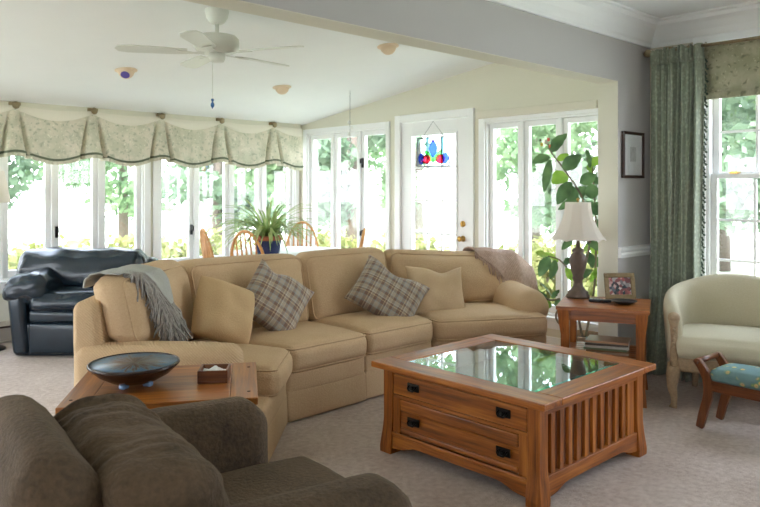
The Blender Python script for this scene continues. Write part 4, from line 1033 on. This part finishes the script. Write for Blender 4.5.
# ------------------------------------------------------------------ cream tub chair and needlepoint stool
TC = thing('tub_chair', 'cream upholstered tub chair with carved legs under the right window', 'armchair', (5.02, 1.82, 0), math.radians(199))
U = M['creamup']
def plan(s):
    """U shaped plan, s in 0..1 from the right front (local +y) round the back to the left front"""
    th = (s-.5)*2; a = th*1.0
    x = -.27+.63*abs(th)**2.6; y = -.435*math.copysign(min(1, abs(math.sin(th*PI/2))**.8), th)*(1-.24*abs(th)**4)
    return Vector((x, y, 0))
def hgt(s):
    th = abs(s-.5)*2; return .615+.155*max(0, math.cos(th*PI/2))**.38+.055*math.exp(-(th/.38)**2)
NS = 48; cross = [(-.045, .36), (-.05, .5), (-.055, 'm'), (-.045, 't1'), (-.01, 't'), (.035, 't1'), (.05, 'm'), (.045, .5), (.04, .24), (0, .24)]
def fn(a, b):
    s = a; p = plan(s); d = plan(min(1, s+.01))-plan(max(0, s-.01)); d.normalize(); nrm = Vector((d.y, -d.x, 0))
    i = int(round(b*(len(cross)-1))); o_, z = cross[i]; H = hgt(s)
    z = {'m': H-.10, 't1': H-.025, 't': H}.get(z, z); flare = .03*max(0, (z-.4)/.4)
    if o_ < 0: pass
    return p+nrm*(-(o_) * -1 if False else -o_*-1)*1.0+nrm*flare+Vector((0, 0, z))
cen = plan(.5); 
tb = MB().grid(fn, NS, len(cross)-1); 
# close the two front ends
m_ = len(cross); w_ = NS+1
tb.f.append(tuple(j*w_ for j in range(m_))); tb.f.append(tuple(j*w_+NS for j in range(m_))[::-1])
obj('back', tb, U, TC, smooth=True, subsurf=1)
obj('seat_cushion', MB().rbox((.60, .70, .14), .05, 8, (.02, 0, .03), Matrix.Translation((.09, 0, .39)), None, .003, 5, 3), U, TC, smooth=True)
obj('seat_rail', MB().rbox((.60, .70, .10), .02, 5, (.01, .01, 0), Matrix.Translation((.07, 0, .285))), M['carved'], TC, smooth=True, label='carved wooden seat rail')
for sy in (-1, 1):
    y = sy*.345
    ap = obj('arm_post', MB().tube([(.36, y, .24), (.375, y, .34), (.36, y, .44), (.365, y, .53), (.385, y, .58)], [.03, .026, .02, .026, .034], 12).rbox((.07, .075, .07), .033, 3, M=Matrix.Translation((.375, y, .585))), M['carved'], TC, smooth=True, label='carved arm post')
    bd = MB()
    for k in range(9): bd.rbox((.018, .018, .018), .008, 1, M=Matrix.Translation((.388, y, .30+.03*k)))
    obj('carving', bd, M['carved'], ap, smooth=True)
    obj('leg', MB().tube([(.34, y, .28), (.375, y*1.02, .21), (.385, y*1.03, .14), (.365, y*1.0, .07), (.36, y*1.0, .03), (.375, y*1.02, 0)], [.045, .042, .032, .022, .019, .026], 12), M['carved'], TC, smooth=True)
    obj('leg', MB().tube([(-.20, sy*.24, .28), (-.21, sy*.25, .14), (-.25, sy*.26, 0)], [.035, .026, .02], 10), M['carved'], TC, smooth=True)
# stool
ST = thing('footstool', 'small mahogany footstool with blue green needlepoint seat in front of the tub chair', 'stool', (4.385, 1.435, 0), math.radians(-4))
hx_, hy_ = .125, .27; MX, MY, MZ = M['mahog']
for sy in (-1, 1):
    for sx in (-1, 1):
        x = sx*hx_; P_ = [Vector((x, sy*(hy_+.035), .005)), Vector((x, sy*(hy_+.012), .10)), Vector((x, sy*(hy_-.015), .20)), Vector((x, sy*(hy_-.012), .29)), Vector((x, sy*(hy_+.015), .355)), Vector((x, sy*(hy_+.05), .40))]
        mb = MB(); pts = smoothp(P_, 5); n = len(pts); vs = []
        for i, p in enumerate(pts):
            ww = .016; dd = .021+.006*math.sin(PI*i/(n-1)); dv = (pts[min(i+1, n-1)]-pts[max(i-1, 0)]).normalized(); nv = Vector((0, dv.z, -dv.y))
            vs += [p+Vector((-ww, 0, 0))-nv*dd, p+Vector((ww, 0, 0))-nv*dd, p+Vector((ww, 0, 0))+nv*dd, p+Vector((-ww, 0, 0))+nv*dd]
        fs = [(0, 1, 2, 3)[::-1], tuple(4*(n-1)+k for k in range(4))]+[(4*i+k, 4*i+(k+1) % 4, 4*i+4+(k+1) % 4, 4*i+4+k) for i in range(n-1) for k in range(4)]
        mb.add(vs, fs); obj('leg', mb, MZ, ST, bevel=.006, seg=3)
    obj('end_rail', MB().tube([(-hx_-.02, sy*(hy_+.048), .395), (hx_+.02, sy*(hy_+.048), .395)], .017, 12), MX, ST, smooth=True)
for sx in (-1, 1): obj('side_rail', MB().box(sx*hx_-.014, sx*hx_+.014, -hy_, hy_, .235, .295), MY, ST, bevel=.004)
for sy in (-1, 1): obj('cross_rail', MB().box(-hx_+.014, hx_-.014, sy*(hy_-.02)-.012, sy*(hy_-.02)+.012, .24, .29), MX, ST, bevel=.003)
obj('seat', MB().rbox((.27, .50, .075), .03, 7, (0, 0, .02), Matrix.Translation((0, 0, .325))), M['needle'], ST, smooth=True)

# ------------------------------------------------------------------ curtain, rod, shade
rod = thing('curtain_rod', 'antique gold curtain rod with a knob finial along the right wall', 'curtain rod', (5.30, 2.52, 2.465))
obj('pole', MB().tube([(0, 0, 0), (0, -2.0, 0)], .013, 12), M['antique'], rod, smooth=True)
obj('finial', MB().lathe([(.012, -.01), (.02, 0), (.018, .01), (.03, .03), (.032, .045), (.02, .065), (.008, .072), (0, .08)], 16, Matrix.Rotation(-PI/2, 4, 'X')), M['antique'], rod, smooth=True)
for y in (-.08, -1.7): obj('bracket', MB().box(-.01, XW-5.30-.001, y-.012, y+.012, -.012, .004).box(XW-5.30-.012, XW-5.30-.001, y-.03, y+.03, -.05, .05), M['antique'], rod, bevel=.003)
ct = thing('curtain', 'sage green pleated curtain with dark tassel trim left of the right window', 'curtain', (5.29, 2.31, 0))
Y0c, Y1c = .175, -.19
def cur(a, b):
    ph = a*7.2*2*PI+.5*math.sin(a*9); amp = .042*(.55+.45*b)*(1-.25*math.sin(a*5)); z = 2.40*(1-b)
    flare = .10*max(0, (b-.55)/.45)**1.6
    y = Y0c+.02+(Y1c+.05*b-Y0c)*a+(.02 if a < .05 else 0)+flare*(.5-a)*1.2+.012*math.sin(ph*.5+b*3); x = amp*math.sin(ph)+.014*math.sin(ph*2.3+b*2)-.05*max(0, b-.85)*5*math.sin(a*11)
    return (x, y, max(.006, z))
obj('panel', MB().grid(cur, 190, 40), M['curtain'], ct, smooth=True, solid=.004)
def hd(a, b):
    x, y, z = cur(a, .01); return (x*1.15-.012-.01*math.sin(b*PI), y, 2.475-.115*b+.012*math.sin(a*60)*(1-b))
obj('heading', MB().grid(hd, 190, 6), M['curtain'], ct, smooth=True, solid=.004)
ts = MB()
for k in range(78):
    x, y, z = cur(.985, k/78*.985+.012); R = Matrix.Translation((x-.004, y-.008, z)) @ Matrix.Rotation(-.5+.3*math.sin(k*2.2), 4, 'X')
    ts.lathe([(.002, 0), (.007, -.006), (.005, -.012), (.009, -.03), (0, -.032)], 7, R)
obj('tassel_trim', ts, M['tassel'], ct, smooth=True, label='dark green tassel trim')
for k in range(7):
    y = Y0c+(Y1c-Y0c)*k/6; rg = MB().tube([(.01+.022*math.cos(q/14*2*PI), y, 2.465+.022*math.sin(q/14*2*PI)) for q in range(14)], .0028, 6, closed=True)
    obj('ring', rg, M['antique'], ct, smooth=True)
rs = thing('roman_shade', 'olive leaf patterned roman shade at the top of the right window', 'shade', (5.385, 1.72, 0))
def fn(a, b):
    z = 2.465-.375*b; fold = .016*abs(math.sin(b*PI*1.0)); x = -.012-.02*max(0, b-.8)*5*math.sin((b-.8)/.2*PI)-fold*.3
    return (x, .52-1.04*a, z)
obj('panel', MB().grid(fn, 20, 40), M['shade'], rs, smooth=True, solid=.006)
obj('hem_fold', MB().rbox((.03, 1.04, .05), .013, 5, M=Matrix.Translation((-.03, 0, 2.10))), M['shade'], rs, smooth=True)
obj('headrail', MB().box(-.015, .02, -.52, .52, 2.455, 2.485), M['trim'], rs)

# picture on the stub wall
pic = thing('wall_picture', 'small dark framed picture with pale mat on the wall left of the curtain', 'picture', (5.118, YL-.001, 1.675))
w, h, b = .165, .175, .022
dkw = wood('dark walnut', (34, 16, 8), (52, 26, 14), (70, 38, 20), 2)
obj('frame', MB().box(-w, w, -.022, 0, -h, -h+b).box(-w, w, -.022, 0, h-b, h).box(-w, -w+b, -.022, 0, -h+b, h-b).box(w-b, w, -.022, 0, -h+b, h-b), dkw, pic, bevel=.003)
obj('mat', MB().box(-w+b, w-b, -.010, -.004, -h+b, h-b), M['mat'], pic)
obj('print', MB().box(-.045, .045, -.0115, -.010, -.05, .06), plain('pale grey etching', (196, 196, 198), .8, var=.25, vs=30), pic)
obj('pane', MB().box(-w+b, w-b, -.015, -.0135, -h+b, h-b), M['glass'], pic)

# ------------------------------------------------------------------ outdoors
ZG = -.45
obj('lawn', MB().box(-60, 90, -60, 90, ZG-.2, ZG), M['lawn'], kind='structure')
def foliage(mb, cen, rad, n, size, rnd):
    for k in range(n):
        while True:
            p = Vector((rnd.uniform(-1, 1), rnd.uniform(-1, 1), rnd.uniform(-1, 1)))
            if .2 < p.length < 1: break
        p = p*(.6+.4*rnd.random()); q = Vector((p.x*rad[0], p.y*rad[1], p.z*rad[2]))+cen
        a = Vector((rnd.gauss(0, 1), rnd.gauss(0, 1), rnd.gauss(0, 1))).normalized(); b = a.cross(Vector((rnd.gauss(0, 1), rnd.gauss(0, 1), rnd.gauss(0, 1)))).normalized(); s = size*rnd.uniform(.6, 1.3)
        mb.add([q-a*s*.6, q+b*s*.35, q+a*s*.6, q-b*s*.35], [(0, 1, 2, 3)])
def tree(label, x, y, h, r, mat, trunk=.16, clear=.35, seed=0, n=4200, leafs=.22):
    t = thing('tree', label, 'tree', (x, y, ZG), seed, 'trees beyond the windows'); rnd = random.Random(seed)
    bend = .25*math.sin(seed)
    obj('trunk', MB().tube([(0, 0, -.05), (bend*.3, 0, h*.35), (bend, .1, h*.75)], lambda q: trunk*(1-.55*q), 10), M['bark'], t, smooth=True)
    mb = MB()
    for k in range(9):
        z = h*(clear*.7+(1-clear*.7)*(k+.6)/9); sp = r*(1-.55*abs((k-3.5)/5)); a = rnd.uniform(0, 6.28)
        foliage(mb, Vector((bend+sp*.55*math.cos(a), sp*.55*math.sin(a), z)), (sp*.8, sp*.8, h*.09), n//9, leafs, rnd)
    obj('foliage', mb, mat, t)
trees = [('broad pale tree behind the black chair window, nearest the left edge', 1.6, 17.5, 7.0, 2.6, 'tree'), ('blue green tree seen through the second sash behind the black chair', 5.2, 19.5, 7.5, 2.4, 'tree2'),
         ('pale tree seen through the right sash behind the black chair', 8.6, 19.5, 8, 2.6, 'tree'), ('tree behind the left sash of the dining chair window', 9.2, 15.5, 6.5, 2.0, 'tree2'), ('tree behind the middle of the dining chair window', 13, 17.5, 8, 2.6, 'tree'),
         ('slim tree seen at the right end of the dining chair window', 9.1, 12.3, 8, 1.6, 'tree'), ('dark trunked tree outside the window left of the door', 9.2, 10.4, 8.0, 1.6, 'tree2'), ('tall tree far behind the window left of the door', 16.5, 15.5, 9, 3.0, 'tree'),
         ('pale tree far behind the glazed door', 17.0, 11.5, 8, 2.8, 'tree'), ('tree right of the path behind the glazed door', 13.8, 8.6, 7, 2.2, 'tree'), ('leafy tree behind the left sash of the rubber plant window', 14.2, 6.6, 8, 2.4, 'tree2'),
         ('leafy tree behind the middle sash of the rubber plant window', 17.0, 6.4, 9, 2.9, 'tree'), ('tree behind the right sash of the rubber plant window', 13.6, 3.9, 8, 2.2, 'tree2'), ('tree outside the right window beside the tub chair', 15.0, 2.6, 9, 3.0, 'tree'), ('broad tree far outside the right window', 19.0, 5.0, 10, 3.4, 'tree'), ('tree outside the right window beyond the picture edge', 14.0, -.6, 9, 3.0, 'tree2')]
for i, (lab, x, y, h, r, m) in enumerate(trees): tree(lab, x, y, h, r, M[m], .2 if 'trunk' in lab else .16, .22, i+1)
bushes = [('yellow green shrub below the left sash behind the black chair', 2.3, 9.3), ('yellow green shrub below the second sash behind the black chair', 3.3, 9.5), ('yellow green shrub below the right sash behind the black chair', 4.5, 9.7), ('yellow green shrub left of the dining chairs outside', 5.6, 9.6), ('yellow green shrub outside the corner of the sunroom', 7.4, 9.0), ('yellow green shrub outside the window left of the door', 7.9, 7.7), ('low shrub outside the rubber plant window', 8.2, 5.4), ('yellow green shrub outside the rubber plant window, nearest the wall corner', 8.0, 4.2)]
for i, (lab, x, y) in enumerate(bushes):
    t = thing('shrub', lab, 'shrub', (x, y, ZG), i, 'shrubs outside the sunroom'); rnd = random.Random(50+i); mb = MB()
    foliage(mb, Vector((0, 0, .66)), (.85, .85, .68), 1500, .12, rnd); obj('foliage', mb, M['bush'], t)
    obj('stem', MB().tube([(0, 0, -.03), (.02, 0, .3), (.1, .05, .7)], .02, 6).tube([(0, 0, -.03), (-.1, .05, .6)], .018, 6), M['bark'], t)

# ------------------------------------------------------------------ light
w = bpy.data.worlds.new('overcast sky'); SC.world = w; w.use_nodes = True; nt = w.node_tree; bg = nt.nodes['Background']
tc = nt.nodes.new('ShaderNodeTexCoord'); sx = nt.nodes.new('ShaderNodeSeparateXYZ'); rp_ = nt.nodes.new('ShaderNodeValToRGB')
nt.links.new(tc.outputs['Generated'], sx.inputs[0]); nt.links.new(sx.outputs[2], rp_.inputs[0]); nt.links.new(rp_.outputs[0], bg.inputs[0])
rp_.color_ramp.elements[0].color = (.92, .96, 1, 1); rp_.color_ramp.elements[1].color = (.62, .76, 1, 1); rp_.color_ramp.elements[1].position = .9
bg.inputs[1].default_value = 5.0
def portal(name, loc, rot, sx_, sy_):
    l = bpy.data.lights.new(name, 'AREA'); l.shape = 'RECTANGLE'; l.size = sx_; l.size_y = sy_; l.cycles.is_portal = True
    o = bpy.data.objects.new(name, l); C.objects.link(o); o.location = loc; o.rotation_euler = rot
def pX(y0, y1, z0, z1, x=XW+.18, s=1): portal('window_portal', (x, (y0+y1)/2, (z0+z1)/2), (0, s*PI/2, 0), z1-z0, y1-y0)
def pY(x0, x1, z0, z1, y=YN+.18, s=1): portal('window_portal', ((x0+x1)/2, y, (z0+z1)/2), (s*-PI/2, 0, 0), x1-x0, z1-z0)
pY(*WA); pY(*WB); pY(-1.4, 1.2, .57, 2.06); pX(*WC); pX(4.6, 5.2, .28, 1.97); pX(*WD); pX(*WR); pX(-1.6, .85, .53, 2.4)
pX(-1.3, .5, .6, 2.3, XL-.18, -1); pX(3.2, 6.8, .5, 2.05, XL-.18, -1)
sl = bpy.data.lights.new('sun', 'SUN'); sl.energy = 5.0; sl.angle = math.radians(8); sl.color = (1, .96, .88)
so_ = bpy.data.objects.new('sun', sl); C.objects.link(so_); so_.rotation_euler = Vector((.55, .35, -1.0)).to_track_quat('-Z', 'Y').to_euler()

# ------------------------------------------------------------------ camera
cam = bpy.data.cameras.new('camera'); co = bpy.data.objects.new('camera', cam); C.objects.link(co); SC.camera = co
cam.sensor_width = 36; cam.sensor_fit = 'HORIZONTAL'; cam.lens = 36*FPX/760; cam.shift_y = -(253.5-HOR)/760; cam.clip_start = .05; cam.clip_end = 300
co.location = (0, 0, EYE); co.rotation_euler = (PI/2, 0, YAW-PI/2)
cam.dof.use_dof = True; cam.dof.focus_distance = 3.5; cam.dof.aperture_fstop = 5.6
vs_ = SC.view_settings; vs_.view_transform = 'Standard'; vs_.look = 'None'; vs_.exposure = 1.2; vs_.gamma = 1.0; vs_.use_curve_mapping = False
SC.cycles.use_denoising = True; SC.cycles.max_bounces = 10; SC.cycles.diffuse_bounces = 6; SC.cycles.glossy_bounces = 4; SC.cycles.transparent_max_bounces = 24; SC.cycles.sample_clamp_indirect = 6
